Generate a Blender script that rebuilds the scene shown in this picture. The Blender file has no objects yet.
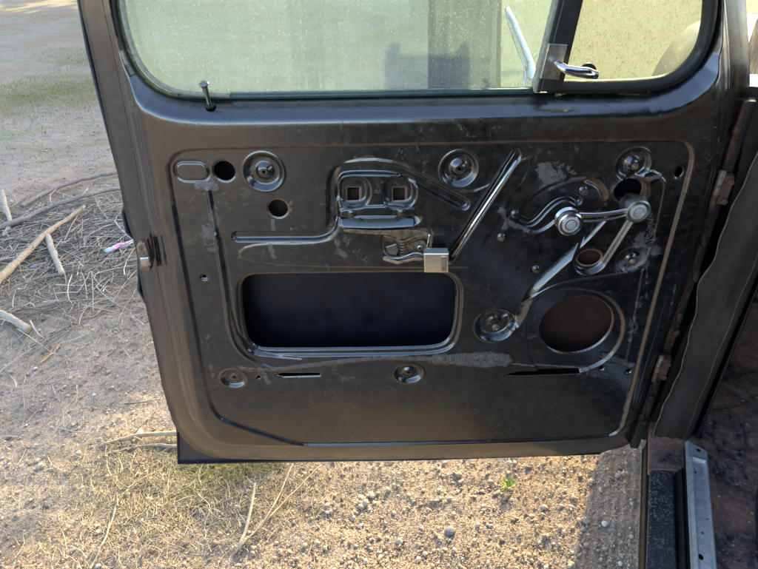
import bpy, bmesh, math, random
import numpy as np
from mathutils import Vector, Matrix
random.seed(7); rng = np.random.default_rng(7)
S = bpy.context.scene
COL = S.collection
PI = math.pi
# ------------------------------------------------------------------ camera
F = 570.0; CX = 379.0; CY = 284.5
TH = math.radians(33.5); ROLL = math.radians(1.4)
HC = 1.55                       # camera height
DY = 0.88                       # distance of the door plane
fw = np.array([0, math.cos(TH), -math.sin(TH)])
rt0 = np.array([1.0, 0, 0]); up0 = np.array([0, math.sin(TH), math.cos(TH)])
rt = rt0*math.cos(ROLL) - up0*math.sin(ROLL)
up = up0*math.cos(ROLL) + rt0*math.sin(ROLL)
CAM = np.array([0, 0, HC])
def ray(px, py):
    return fw*F + rt*(px-CX) + up*(CY-py)
def D3(px, py, w=0.0):          # point on the plane parallel to the door, w metres proud of it
    d = ray(px, py); t = (DY-w)/d[1]
    p = CAM + d*t
    return (p[0], p[1], p[2])
def G3(px, py, z=0.0):          # point on a level plane
    d = ray(px, py); t = (z-HC)/d[2]
    p = CAM + d*t
    return (p[0], p[1], p[2])
def D2(px, py, w=0.0):
    p = D3(px, py, w); return (p[0], p[2])
def px2(pts, w=0.0): return [D2(a, b, w) for a, b in pts]
MM = 0.001
PX = 0.00159                    # metres per photo pixel on the door

cam = bpy.data.cameras.new('camera'); co = bpy.data.objects.new('camera', cam); COL.objects.link(co)
cam.sensor_width = 36; cam.lens = 36*F/758; cam.clip_end = 2000; cam.clip_start = 0.02
m = Matrix.Identity(4)
for i in range(3):
    m[i][0] = rt[i]; m[i][1] = up[i]; m[i][2] = -fw[i]; m[i][3] = CAM[i]
co.matrix_world = m
S.camera = co

# ------------------------------------------------------------------ truck frame
YAW = math.radians(23)
TF = Vector((math.sin(YAW), math.cos(YAW), 0)); TR = Vector((math.cos(YAW), -math.sin(YAW), 0))
TO = Vector((0.620, 0.88, 0))
def L(a, b, z): return TO + TF*a + TR*b + Vector((0, 0, z))

# ------------------------------------------------------------------ materials
def mat(name):
    m = bpy.data.materials.new(name); m.use_nodes = True
    nt = m.node_tree; b = nt.nodes['Principled BSDF']
    return m, nt, b
def N(nt, t, **kw):
    n = nt.nodes.new(t)
    for k, v in kw.items():
        if k in n.inputs.keys(): n.inputs[k].default_value = v
        else: setattr(n, k, v)
    return n
def ln(nt, a, b): nt.links.new(a, b)
def ramp(nt, fac, stops):
    r = nt.nodes.new('ShaderNodeValToRGB'); e = r.color_ramp.elements
    while len(e) < len(stops): e.new(0.5)
    for i, (p, c) in enumerate(stops):
        e[i].position = p; e[i].color = (c if len(c) == 4 else (*c, 1))
    ln(nt, fac, r.inputs[0]); return r.outputs[0]
def noise(nt, scale, detail=4, rough=0.6, coord=None, dist=0.0):
    n = N(nt, 'ShaderNodeTexNoise'); n.inputs['Scale'].default_value = scale
    n.inputs['Detail'].default_value = detail; n.inputs['Roughness'].default_value = rough
    n.inputs['Distortion'].default_value = dist
    if coord is not None: ln(nt, coord, n.inputs['Vector'])
    return n.outputs['Fac']
def mapped(nt, scale, rot=(0, 0, 0)):
    t = N(nt, 'ShaderNodeTexCoord'); mp = N(nt, 'ShaderNodeMapping')
    mp.inputs['Scale'].default_value = scale; mp.inputs['Rotation'].default_value = rot
    ln(nt, t.outputs['Object'], mp.inputs['Vector']); return mp.outputs['Vector']
def g(v): return (v, v, v)
def mixc(nt, fac, a, b, mode='MIX'):
    m = N(nt, 'ShaderNodeMix'); m.data_type = 'RGBA'; m.blend_type = mode
    for s, v in ((0, fac), (6, a), (7, b)):
        if hasattr(v, 'is_output') or isinstance(v, bpy.types.NodeSocket): ln(nt, v, m.inputs[s])
        else: m.inputs[s].default_value = v if s == 0 else (*v, 1)
    return m.outputs[2]
def math_(nt, op, a, b=None):
    m = N(nt, 'ShaderNodeMath'); m.operation = op
    for i, v in ((0, a), (1, b)):
        if v is None: continue
        if isinstance(v, bpy.types.NodeSocket): ln(nt, v, m.inputs[i])
        else: m.inputs[i].default_value = v
    return m.outputs[0]
def bump(nt, b, h, strength=0.3, dist=0.002):
    n = N(nt, 'ShaderNodeBump'); n.inputs['Strength'].default_value = strength; n.inputs['Distance'].default_value = dist
    ln(nt, h, n.inputs['Height']); ln(nt, n.outputs[0], b.inputs['Normal'])

def simple(name, col, rough=0.5, metal=0.0, nscale=40, var=0.35, bmp=0.15, bdist=0.001, c2=None):
    m, nt, b = mat(name)
    v = mapped(nt, (1, 1, 1))
    n = noise(nt, nscale, 5, 0.65, v)
    c2 = c2 or tuple(c*(1-var) for c in col)
    ln(nt, ramp(nt, n, [(0.3, c2), (0.7, col)]), b.inputs['Base Color'])
    b.inputs['Metallic'].default_value = metal
    rr = noise(nt, nscale*0.6, 4, 0.6, v)
    ln(nt, ramp(nt, rr, [(0.3, g(max(0.03, rough*0.7))), (0.7, g(min(1, rough*1.25)))]), b.inputs['Roughness'])
    if bmp: bump(nt, b, n, bmp, bdist)
    return m

def door_paint():
    m, nt, b = mat('worn_black_door_paint')
    v = mapped(nt, (1, 1, 1)); vs = mapped(nt, (60, 60, 4)); vd = mapped(nt, (5, 30, 130), (0, 0.6, 0))
    at = N(nt, 'ShaderNodeAttribute'); at.attribute_name = 'wear_refl'
    sep = N(nt, 'ShaderNodeSeparateColor'); ln(nt, at.outputs['Color'], sep.inputs[0])
    n1 = noise(nt, 7, 6, 0.65, v); n2 = noise(nt, 60, 5, 0.7, v); n3 = noise(nt, 1, 5, 0.75, vs); n4 = noise(nt, 320, 3, 0.6, v)
    sc = noise(nt, 1.4, 4, 0.8, vd, 1.5)
    base = ramp(nt, n1, [(0.3, (0.0015, 0.0016, 0.002)), (0.75, (0.0045, 0.0042, 0.004))])
    dust = ramp(nt, math_(nt, 'ADD', math_(nt, 'MULTIPLY', n2, 0.6), math_(nt, 'MULTIPLY', noise(nt, 3.5, 6, 0.7, v, 0.7), 0.5)), [(0.50, g(0)), (0.75, g(0.22))])
    streak = ramp(nt, n3, [(0.55, g(0)), (0.85, g(0.12))])
    spec = ramp(nt, n4, [(0.68, g(0)), (0.76, g(0.30))])
    scr = ramp(nt, sc, [(0.635, g(0)), (0.65, g(0.26)), (0.665, g(0))])
    d = mixc(nt, dust, base, (0.10, 0.088, 0.070))
    d = mixc(nt, streak, d, (0.085, 0.075, 0.062))
    d = mixc(nt, spec, d, (0.20, 0.18, 0.155))
    d = mixc(nt, scr, d, (0.17, 0.155, 0.13))
    # dust lodged in the recesses, sealant smears, rust, edge reflections painted in orange
    ne = math_(nt, 'MULTIPLY', math_(nt, 'SUBTRACT', noise(nt, 26, 8, 0.78, v, 1.6), 0.5), 3.4)
    nz = ramp(nt, math_(nt, 'ADD', sep.outputs[0], ne), [(0.42, g(0)), (0.56, g(0.55)), (0.95, g(1))])
    nz = math_(nt, 'MULTIPLY', nz, math_(nt, 'MINIMUM', math_(nt, 'MULTIPLY', sep.outputs[0], 2.5), 1.0))
    nz = math_(nt, 'MULTIPLY', nz, ramp(nt, noise(nt, 140, 5, 0.8, v), [(0.32, g(0.25)), (0.55, g(1))]))
    d = mixc(nt, nz, d, ramp(nt, noise(nt, 90, 5, 0.8, v), [(0.3, (0.022, 0.020, 0.018)), (0.55, (0.085, 0.078, 0.068)), (0.72, (0.19, 0.175, 0.155))]))
    nr = math_(nt, 'MULTIPLY', sep.outputs[1], ramp(nt, n2, [(0.2, g(0.35)), (0.55, g(1))]))
    d = mixc(nt, nr, d, ramp(nt, n2, [(0.3, (0.13, 0.045, 0.018)), (0.7, (0.26, 0.13, 0.055))]))
    ln(nt, d, b.inputs['Base Color'])
    r = ramp(nt, n2, [(0.25, g(0.15)), (0.8, g(0.31))])
    allm = math_(nt, 'MAXIMUM', nz, nr)
    r = mixc(nt, allm, r, g(0.75))
    ln(nt, r, b.inputs['Roughness'])
    b.inputs['Specular IOR Level'].default_value = 1.0; b.inputs['IOR'].default_value = 1.58
    b.inputs['Coat Weight'].default_value = 0.22; b.inputs['Coat Roughness'].default_value = 0.10; b.inputs['Coat IOR'].default_value = 1.6
    hh = math_(nt, 'ADD', math_(nt, 'MULTIPLY', n1, 2.2), math_(nt, 'ADD', math_(nt, 'MULTIPLY', n2, 0.35), math_(nt, 'MULTIPLY', nz, 0.9)))
    bump(nt, b, hh, 0.45, 0.0009)
    return m
M = {}
M['door'] = door_paint()
M['black'] = simple('scuffed_black_metal', (0.014, 0.014, 0.015), 0.42, 0, 60, 0.6, 0.2)
M['navy'] = simple('blue_black_enamel', (0.022, 0.035, 0.055), 0.30, 0, 30, 0.5, 0.15)
M['rubber'] = simple('perished_black_rubber', (0.012, 0.013, 0.012), 0.6, 0, 90, 0.5, 0.3)
M['felt'] = simple('pale_weathered_channel_felt', (0.34, 0.33, 0.25), 0.9, 0, 120, 0.5, 0.4)
M['greenrub'] = simple('greenish_glass_seal', (0.035, 0.075, 0.07), 0.35, 0, 70, 0.5, 0.2)
M['rust'] = simple('rusty_hinge_metal', (0.10, 0.042, 0.020), 0.8, 0, 45, 0.7, 0.6, 0.002, c2=(0.022, 0.012, 0.009))
M['rustpost'] = None
def rustpost():
    m, nt, b = mat('rust_stained_post'); v = mapped(nt, (1, 1, .45)); n = noise(nt, 16, 7, 0.75, v, 0.8); n2 = noise(nt, 90, 5, 0.7, v)
    c = ramp(nt, n, [(0.47, (0.008, 0.008, 0.009)), (0.53, (0.030, 0.016, 0.011)), (0.62, (0.13, 0.050, 0.022)), (0.75, (0.22, 0.10, 0.045))])
    c = mixc(nt, ramp(nt, n2, [(0.5, g(0)), (0.7, g(0.5))]), c, (0.014, 0.011, 0.010))
    ln(nt, c, b.inputs['Base Color']); b.inputs['Roughness'].default_value = 0.65; bump(nt, b, n, 0.9, 0.006); return m
M['rustpost'] = rustpost()
M['rustin'] = simple('red_oxide_inside_door', (0.045, 0.016, 0.009), 0.85, 0, 25, 0.5, 0.3)
M['copper'] = simple('rust_tinged_latch_plate', (0.55, 0.36, 0.21), 0.42, 0.35, 70, 0.7, 0.7, 0.003, c2=(0.05, 0.028, 0.018))
M['capface'] = simple('spun_metal_cap', (0.60, 0.58, 0.56), 0.42, 0.5, 90, 0.3, 0.2, 0.0005)
M['chrome'] = simple('pitted_chrome', (0.72, 0.73, 0.74), 0.16, 1.0, 160, 0.35, 0.10, 0.0004)
M['dullchrome'] = simple('hazy_old_chrome', (0.55, 0.54, 0.52), 0.34, 1.0, 120, 0.5, 0.25, 0.0006)
M['knob'] = simple('smoked_chrome', (0.36, 0.37, 0.40), 0.18, 1.0, 120, 0.5, 0.1, 0.0004)
M['polish'] = simple('polished_handle_plate', (0.96, 0.91, 0.74), 0.09, 1.0, 130, 0.10, 0.45, 0.0009)  # chrome plate; cream tint and bumps put the reflected sunlit gravel into it
M['alloy'] = simple('scratched_aluminium_sill', (0.60, 0.62, 0.63), 0.42, 0.6, 90, 0.45, 0.3, 0.0005, c2=(0.40, 0.41, 0.42))
M['steel'] = simple('greasy_latch_steel', (0.33, 0.23, 0.15), 0.45, 0.5, 90, 0.7, 0.6, 0.002, c2=(0.03, 0.020, 0.015))
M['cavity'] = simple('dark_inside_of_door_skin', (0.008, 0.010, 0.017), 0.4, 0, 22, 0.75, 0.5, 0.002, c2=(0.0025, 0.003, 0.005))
M['fender'] = simple('dusty_sunfaded_paint', (0.17, 0.15, 0.115), 0.36, 0, 14, 0.3, 0.1)
M['tyre'] = simple('tyre_rubber', (0.03, 0.03, 0.03), 0.8)
M['seat'] = simple('worn_brown_vinyl', (0.03, 0.022, 0.018), 0.6, 0, 30)

def pillar_mat():
    m, nt, b = mat('grey_brown_pillar_metal'); v = mapped(nt, (1, 1, 1)); vs = mapped(nt, (9, 9, 2.5))
    n = noise(nt, 22, 6, 0.7, v); n2 = noise(nt, 2, 5, 0.7, vs)
    c = ramp(nt, n2, [(0.3, (0.014, 0.013, 0.012)), (0.5, (0.038, 0.031, 0.026)), (0.7, (0.085, 0.066, 0.052))])
    c = mixc(nt, ramp(nt, n, [(0.52, g(0)), (0.66, g(0.8))]), c, (0.055, 0.032, 0.022))
    ln(nt, c, b.inputs['Base Color']); b.inputs['Roughness'].default_value = 0.48
    bump(nt, b, n, 0.7, 0.004); return m
M['pillar'] = pillar_mat()
def floor_mat():
    m, nt, b = mat('stained_cab_floor'); v = mapped(nt, (1, 1, 1))
    n = noise(nt, 6, 7, 0.65, v, 0.6); n2 = noise(nt, 70, 5, 0.75, v)
    c = ramp(nt, n, [(0.40, (0.010, 0.014, 0.028)), (0.44, (0.10, 0.06, 0.045)), (0.54, (0.22, 0.105, 0.07)), (0.68, (0.28, 0.18, 0.13))])
    c = mixc(nt, ramp(nt, n2, [(0.48, g(0)), (0.72, g(0.7))]), c, (0.34, 0.27, 0.23))
    ln(nt, c, b.inputs['Base Color'])
    ln(nt, ramp(nt, n, [(0.40, g(0.3)), (0.50, g(0.8))]), b.inputs['Roughness'])
    bump(nt, b, math_(nt, 'ADD', n2, n), 0.8, 0.004); return m
M['floor'] = floor_mat()
def stepmat():
    m, nt, b = mat('speckled_black_step_paint'); v = mapped(nt, (1, 1, 1))
    n = noise(nt, 9, 5, 0.6, v); n2 = noise(nt, 240, 4, 0.75, v)
    msk = math_(nt, 'MULTIPLY', ramp(nt, n, [(0.35, g(0.3)), (0.55, g(1))]), ramp(nt, n2, [(0.52, g(0)), (0.68, g(0.8))]))
    c = mixc(nt, msk, (0.016, 0.018, 0.024), (0.40, 0.39, 0.37))
    ln(nt, c, b.inputs['Base Color']); b.inputs['Roughness'].default_value = 0.45
    bump(nt, b, n2, 0.3, 0.001); return m
M['step'] = stepmat()
def glassmat(name, dustcol, dust, tint):
    m = bpy.data.materials.new(name); m.use_nodes = True; nt = m.node_tree
    for n in list(nt.nodes): nt.nodes.remove(n)
    out = N(nt, 'ShaderNodeOutputMaterial'); v = mapped(nt, (1, 1, 1)); vs = mapped(nt, (150, 150, 2.0)); vw = mapped(nt, (14, 14, 40), (0, 0.5, 0))
    tr = N(nt, 'ShaderNodeBsdfTransparent'); tr.inputs[0].default_value = (*tint, 1)
    gl = N(nt, 'ShaderNodeBsdfGlossy'); gl.inputs['Roughness'].default_value = 0.03; gl.inputs[0].default_value = (1, 1, 1, 1)
    df = N(nt, 'ShaderNodeBsdfDiffuse'); df.inputs[0].default_value = (*dustcol, 1)
    tl = N(nt, 'ShaderNodeBsdfTranslucent'); tl.inputs[0].default_value = (*dustcol, 1)
    ds = N(nt, 'ShaderNodeMixShader'); ds.inputs[0].default_value = 0.30; ln(nt, df.outputs[0], ds.inputs[1]); ln(nt, tl.outputs[0], ds.inputs[2])
    n1 = noise(nt, 5, 5, 0.7, v); n2 = noise(nt, 330, 3, 0.7, v); n3 = noise(nt, 1, 4, 0.7, vs); n5 = noise(nt, 1, 5, 0.8, vw, 1.0)
    a = math_(nt, 'ADD', ramp(nt, n1, [(0.3, g(dust*0.6)), (0.75, g(dust*1.25))]), ramp(nt, n2, [(0.58, g(0)), (0.68, g(0.26))]))
    a = math_(nt, 'ADD', a, ramp(nt, n3, [(0.40, g(0)), (0.80, g(dust*0.8))]))
    a = math_(nt, 'ADD', a, ramp(nt, n5, [(0.64, g(0)), (0.67, g(0.12)), (0.70, g(0))]))
    fr = N(nt, 'ShaderNodeFresnel'); fr.inputs[0].default_value = 1.5
    m1 = N(nt, 'ShaderNodeMixShader'); ln(nt, fr.outputs[0], m1.inputs[0]); ln(nt, tr.outputs[0], m1.inputs[1]); ln(nt, gl.outputs[0], m1.inputs[2])
    m2 = N(nt, 'ShaderNodeMixShader'); ln(nt, a, m2.inputs[0]); ln(nt, m1.outputs[0], m2.inputs[1]); ln(nt, ds.outputs[0], m2.inputs[2])
    ln(nt, m2.outputs[0], out.inputs[0]); return m
M['glass'] = glassmat('dusty_green_tinted_glass', (0.58, 0.64, 0.62), 0.12, (0.72, 0.82, 0.80))
M['vglass'] = glassmat('dusty_vent_glass', (0.64, 0.66, 0.58), 0.06, (0.74, 0.80, 0.74))
M['mirror'] = simple('mirror_glass', (0.36, 0.34, 0.28), 0.05, 1.0, 30, 0.05, 0)

def ground_mat():
    m, nt, b = mat('dry_gravelly_dirt'); v = mapped(nt, (1, 1, 1))
    n0 = noise(nt, 0.9, 5, 0.6, v); n1 = noise(nt, 7, 6, 0.7, v); n2 = noise(nt, 55, 6, 0.75, v); n3 = noise(nt, 220, 4, 0.7, v)
    vo = N(nt, 'ShaderNodeTexVoronoi'); vo.inputs['Scale'].default_value = 130; ln(nt, v, vo.inputs['Vector'])
    c = ramp(nt, n1, [(0.3, (0.25, 0.178, 0.125)), (0.7, (0.38, 0.29, 0.21))])
    c = mixc(nt, ramp(nt, n2, [(0.35, g(0)), (0.75, g(0.8))]), c, (0.42, 0.335, 0.235))
    c = mixc(nt, ramp(nt, n3, [(0.55, g(0)), (0.75, g(0.7))]), c, (0.50, 0.42, 0.31))
    sepv = N(nt, 'ShaderNodeSeparateColor'); ln(nt, vo.outputs['Color'], sepv.inputs[0])
    c = mixc(nt, math_(nt, 'MULTIPLY', sepv.outputs[0], 0.45), c, ramp(nt, sepv.outputs[1], [(0.1, (0.12, 0.095, 0.08)), (0.5, (0.30, 0.26, 0.21)), (0.9, (0.46, 0.42, 0.36))]))
    vg = mapped(nt, (0.9, 2.6, 1), (0, 0, 0.12)); ng = noise(nt, 1.0, 5, 0.65, vg, 0.4)
    tc = N(nt, 'ShaderNodeTexCoord'); sp = N(nt, 'ShaderNodeSeparateXYZ'); ln(nt, tc.outputs['Object'], sp.inputs[0])
    far = ramp(nt, math_(nt, 'MULTIPLY', sp.outputs[1], 0.1), [(0.20, g(0)), (0.36, g(1))])
    rgt = ramp(nt, math_(nt, 'ADD', math_(nt, 'MULTIPLY', sp.outputs[0], 0.25), 0.3), [(0.35, g(0)), (0.7, g(0.25))])
    gm = math_(nt, 'MULTIPLY', far, ramp(nt, math_(nt, 'ADD', ng, rgt), [(0.50, g(0)), (0.60, g(0.75))]))
    gm = math_(nt, 'MULTIPLY', gm, ramp(nt, n2, [(0.3, g(0.3)), (0.6, g(1))]))
    c = mixc(nt, gm, c, ramp(nt, n2, [(0.3, (0.13, 0.15, 0.06)), (0.7, (0.30, 0.30, 0.13))]))
    red = math_(nt, 'MULTIPLY', ramp(nt, n0, [(0.48, g(0)), (0.60, g(0.5))]), 1.0)
    c = mixc(nt, red, c, (0.30, 0.19, 0.115))
    ln(nt, c, b.inputs['Base Color']); b.inputs['Roughness'].default_value = 0.95; b.inputs['Specular IOR Level'].default_value = 0.2
    h = math_(nt, 'ADD', math_(nt, 'MULTIPLY', n1, 1.6), math_(nt, 'ADD', math_(nt, 'MULTIPLY', n2, 0.9), math_(nt, 'MULTIPLY', vo.outputs['Distance'], -0.5)))
    bump(nt, b, h, 0.8, 0.007); return m
M['ground'] = ground_mat()
def attrmat(name, rough, stops, nsc=200):
    m, nt, b = mat(name); at = N(nt, 'ShaderNodeAttribute'); at.attribute_name = 'tone'
    v = mapped(nt, (1, 1, 1)); n = noise(nt, nsc, 4, 0.7, v)
    c = ramp(nt, at.outputs['Fac'], stops)
    c = mixc(nt, ramp(nt, n, [(0.3, g(0.45)), (0.6, g(0))]), c, (0.12, 0.09, 0.07))
    ln(nt, c, b.inputs['Base Color']); b.inputs['Roughness'].default_value = rough; b.inputs['Specular IOR Level'].default_value = 0.25
    bump(nt, b, n, 0.5, 0.001); return m
M['stones'] = attrmat('mixed_gravel', 0.85, [(0, (0.20, 0.14, 0.10)), (0.35, (0.36, 0.265, 0.18)), (0.7, (0.48, 0.38, 0.27)), (0.92, (0.42, 0.38, 0.33)), (1, (0.58, 0.54, 0.47))])
M['straw'] = attrmat('dry_straw', 0.8, [(0, (0.24, 0.17, 0.10)), (0.5, (0.50, 0.41, 0.25)), (1, (0.68, 0.62, 0.46))])
M['twigs'] = attrmat('weathered_twigs', 0.85, [(0, (0.13, 0.10, 0.078)), (0.5, (0.33, 0.27, 0.21)), (1, (0.62, 0.54, 0.42))])
M['grass'] = attrmat('yellow_green_grass', 0.7, [(0, (0.10, 0.15, 0.03)), (0.4, (0.22, 0.24, 0.06)), (0.75, (0.42, 0.37, 0.14)), (1, (0.50, 0.42, 0.22))])
M['leaf'] = attrmat('tree_leaves', 0.6, [(0, (0.04, 0.07, 0.02)), (1, (0.10, 0.13, 0.04))], 20)
def woodmat(name, a, bcol, sc=60):
    m, nt, b = mat(name); v = mapped(nt, (1, 1, 1)); n = noise(nt, sc, 6, 0.7, v, 0.8); n2 = noise(nt, sc*4, 4, 0.7, v)
    c = ramp(nt, n, [(0.35, a), (0.65, bcol)])
    c = mixc(nt, ramp(nt, n2, [(0.3, g(0.5)), (0.5, g(0))]), c, tuple(x*0.35 for x in a))
    ln(nt, c, b.inputs['Base Color']); b.inputs['Roughness'].default_value = 0.85; bump(nt, b, n, 0.9, 0.004); return m
M['bark'] = woodmat('weathered_grey_bark', (0.17, 0.14, 0.12), (0.32, 0.27, 0.225))
M['tanbark'] = woodmat('peeled_tan_bark', (0.27, 0.19, 0.12), (0.46, 0.36, 0.23))
M['palewood'] = woodmat('bleached_pale_wood', (0.27, 0.225, 0.17), (0.43, 0.37, 0.28))
M['cutwood'] = woodmat('fresh_cut_orange_wood', (0.42, 0.23, 0.10), (0.55, 0.36, 0.18))
M['clod'] = simple('grey_crumbly_clod', (0.27, 0.26, 0.25), 0.95, 0, 60, 0.6, 1.0, 0.006)
M['rock'] = simple('pale_rock', (0.38, 0.33, 0.27), 0.9, 0, 60, 0.35, 0.6, 0.003)
M['whiterock'] = simple('white_rock', (0.72, 0.70, 0.66), 0.9, 0, 60, 0.2, 0.4, 0.003)
def wrapmat():
    m, nt, b = mat('pink_and_teal_wrapper_print'); v = mapped(nt, (1, 1, 1))
    tc = N(nt, 'ShaderNodeTexCoord'); sp = N(nt, 'ShaderNodeSeparateXYZ'); ln(nt, tc.outputs['Generated'], sp.inputs[0])
    n = noise(nt, 90, 3, 0.6, v)
    x = math_(nt, 'ADD', sp.outputs[0], math_(nt, 'MULTIPLY', n, 0.25))
    c = ramp(nt, x, [(0.35, (0.50, 0.66, 0.66)), (0.50, (0.72, 0.24, 0.42)), (0.85, (0.75, 0.38, 0.50)), (1.0, (0.65, 0.62, 0.58))])
    ln(nt, c, b.inputs['Base Color']); b.inputs['Roughness'].default_value = 0.4; return m
M['wrap'] = wrapmat()

# ------------------------------------------------------------------ object helpers
def tag(o, label=None, cat=None, group=None, kind=None):
    if label: o['label'] = label
    if cat: o['category'] = cat
    if group: o['group'] = group
    if kind: o['kind'] = kind
    return o
def base_of(p):
    v = Matrix.Identity(4)
    while p is not None:
        v = Matrix.Translation(p.location) @ v; p = p.parent
    return v
def link(name, me, mt, parent=None, smooth=False):
    o = bpy.data.objects.new(name, me); COL.objects.link(o)
    if mt is not None: me.materials.append(mt)
    if smooth: me.polygons.foreach_set('use_smooth', [True]*len(me.polygons))
    if parent is not None:
        o.parent = parent; o.matrix_parent_inverse = Matrix.Translation(TO).inverted() if parent.name.startswith('pickup') else Matrix.Identity(4)
        if parent.type == 'EMPTY': o.matrix_parent_inverse = Matrix.Translation(parent.location).inverted()
        else: o.matrix_parent_inverse = Matrix.Identity(4)
    return o
def from_bm(name, bm, mt, parent=None, smooth=False, bevel=0, seg=2):
    bmesh.ops.recalc_face_normals(bm, faces=bm.faces)
    me = bpy.data.meshes.new(name); bm.to_mesh(me); bm.free()
    o = link(name, me, mt, parent, smooth or bevel > 0)
    if bevel:
        md = o.modifiers.new('bevel', 'BEVEL'); md.width = bevel; md.segments = seg; md.limit_method = 'ANGLE'; md.angle_limit = 0.6; md.harden_normals = False
        md2 = o.modifiers.new('wn', 'WEIGHTED_NORMAL')
    return o
def bm_prism(bm, pts, off):
    """closed polygon (3D points) extruded by vector off"""
    off = Vector(off); a = [bm.verts.new(p) for p in pts]; b = [bm.verts.new(Vector(p)+off) for p in pts]
    bm.faces.new(a); bm.faces.new(b[::-1]); n = len(a)
    for i in range(n): bm.faces.new((a[i], a[(i+1) % n], b[(i+1) % n], b[i]))
def plate(name, pxs, w_front, thick, mt, parent, bevel=0.0015, smoothpts=0, closed=True):
    pts = chaikin(pxs, smoothpts, True) if smoothpts else pxs
    bm = bmesh.new(); bm_prism(bm, [D3(a, b, w_front) for a, b in pts], (0, thick, 0))
    return from_bm(name, bm, mt, parent, False, bevel)
def box_bm(bm, c, ax, ay, az, hx, hy, hz):
    c = Vector(c); ax, ay, az = Vector(ax), Vector(ay), Vector(az); vs = []
    for sx in (-1, 1):
        for sy in (-1, 1):
            for sz in (-1, 1): vs.append(bm.verts.new(c+ax*hx*sx+ay*hy*sy+az*hz*sz))
    for f in ((0, 1, 3, 2), (4, 6, 7, 5), (0, 4, 5, 1), (2, 3, 7, 6), (0, 2, 6, 4), (1, 5, 7, 3)): bm.faces.new([vs[i] for i in f])
def lathe_bm(bm, c, axis, prof, seg=32, sq=(1, 1)):
    c = Vector(c); axis = Vector(axis).normalized()
    u = axis.cross(Vector((0, 0, 1)));
    if u.length < 1e-3: u = Vector((1, 0, 0))
    u.normalize(); v = axis.cross(u)
    rings = []
    for r, h in prof:
        if r <= 1e-6: rings.append([bm.verts.new(c+axis*h)])
        else: rings.append([bm.verts.new(c+axis*h+(u*math.cos(2*PI*k/seg)*sq[0]+v*math.sin(2*PI*k/seg)*sq[1])*r) for k in range(seg)])
    for i in range(len(rings)-1):
        A, B = rings[i], rings[i+1]
        for k in range(seg):
            k2 = (k+1) % seg
            if len(A) == 1 and len(B) == 1: continue
            if len(A) == 1: bm.faces.new((A[0], B[k], B[k2]))
            elif len(B) == 1: bm.faces.new((A[k], A[k2], B[0]))
            else: bm.faces.new((A[k], A[k2], B[k2], B[k]))
def lathe(name, c, axis, prof, mt, parent=None, seg=32, sharp=True):
    bm = bmesh.new(); lathe_bm(bm, c, axis, prof, seg)
    o = from_bm(name, bm, mt, parent, True)
    if sharp:
        md = o.modifiers.new('es', 'EDGE_SPLIT'); md.split_angle = math.radians(38)
    return o
def chaikin(p, it=2, closed=False):
    p = [tuple(q) for q in p]
    for _ in range(it):
        q = []; n = len(p)
        rngi = range(n) if closed else range(n-1)
        if not closed: q.append(p[0])
        for i in rngi:
            a, b = p[i], p[(i+1) % n]
            q.append(tuple(x*0.75+y*0.25 for x, y in zip(a, b))); q.append(tuple(x*0.25+y*0.75 for x, y in zip(a, b)))
        if not closed: q.append(p[-1])
        p = q
    return p
def tube_bm(bm, pts, radii, seg=8, flat=1.0, jit=0.0, caps=True):
    pts = [Vector(p) for p in pts]; n = len(pts); rings = []
    prev = None
    for i, p in enumerate(pts):
        t = (pts[min(i+1, n-1)]-pts[max(i-1, 0)]).normalized()
        if prev is None:
            u = t.cross(Vector((0, 0, 1)))
            if u.length < 1e-3: u = t.cross(Vector((1, 0, 0)))
        else: u = prev - t*prev.dot(t)
        u.normalize(); prev = u; v = t.cross(u)
        r = radii[i] if hasattr(radii, '__len__') else radii
        rings.append([bm.verts.new(p+(u*math.cos(2*PI*k/seg)+v*math.sin(2*PI*k/seg)*flat)*r*(1+random.uniform(-jit, jit))) for k in range(seg)])
    for i in range(n-1):
        for k in range(seg):
            k2 = (k+1) % seg; bm.faces.new((rings[i][k], rings[i][k2], rings[i+1][k2], rings[i+1][k]))
    if caps: bm.faces.new(rings[0][::-1]); bm.faces.new(rings[-1])
    return rings
def tube(name, pts, radii, mt, parent=None, seg=10, flat=1.0, smooth=True, jit=0):
    bm = bmesh.new(); tube_bm(bm, pts, radii, seg, flat, jit); return from_bm(name, bm, mt, parent, smooth)

# ------------------------------------------------------------------ SDF tools
def sd_poly(x, z, pts):
    pts = np.asarray(pts, float); n = len(pts)
    d = np.full(x.shape, 1e9); s = np.ones(x.shape)
    for i in range(n):
        a = pts[i]; b = pts[i-1]; e = b-a; wx = x-a[0]; wz = z-a[1]
        t = np.clip((wx*e[0]+wz*e[1])/max(1e-12, (e@e)), 0, 1)
        d = np.minimum(d, (wx-e[0]*t)**2+(wz-e[1]*t)**2)
        c1 = z >= a[1]; c2 = z < b[1]; c3 = e[0]*wz > e[1]*wx
        s = np.where((c1 & c2 & c3) | (~c1 & ~c2 & ~c3), -s, s)
    return s*np.sqrt(d)
def sd_line(x, z, pts, hw=None):
    d = np.full(x.shape, 1e9)
    for i in range(len(pts)-1):
        a = np.array(pts[i]); e = np.array(pts[i+1])-a; wx = x-a[0]; wz = z-a[1]
        t = np.clip((wx*e[0]+wz*e[1])/max(1e-12, (e@e)), 0, 1)
        d = np.minimum(d, np.hypot(wx-e[0]*t, wz-e[1]*t))
    return d
def sst(a, b, x):
    t = np.clip((x-a)/(b-a), 0, 1); return t*t*(3-2*t)

# ------------------------------------------------------------------ THE DOOR PANEL (pressed sheet metal)
truck = bpy.data.objects.new('pickup_truck', None); COL.objects.link(truck); truck.location = TO
tag(truck, 'old black pickup truck with its driver door standing open, trim panel missing', 'pickup truck')

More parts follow.
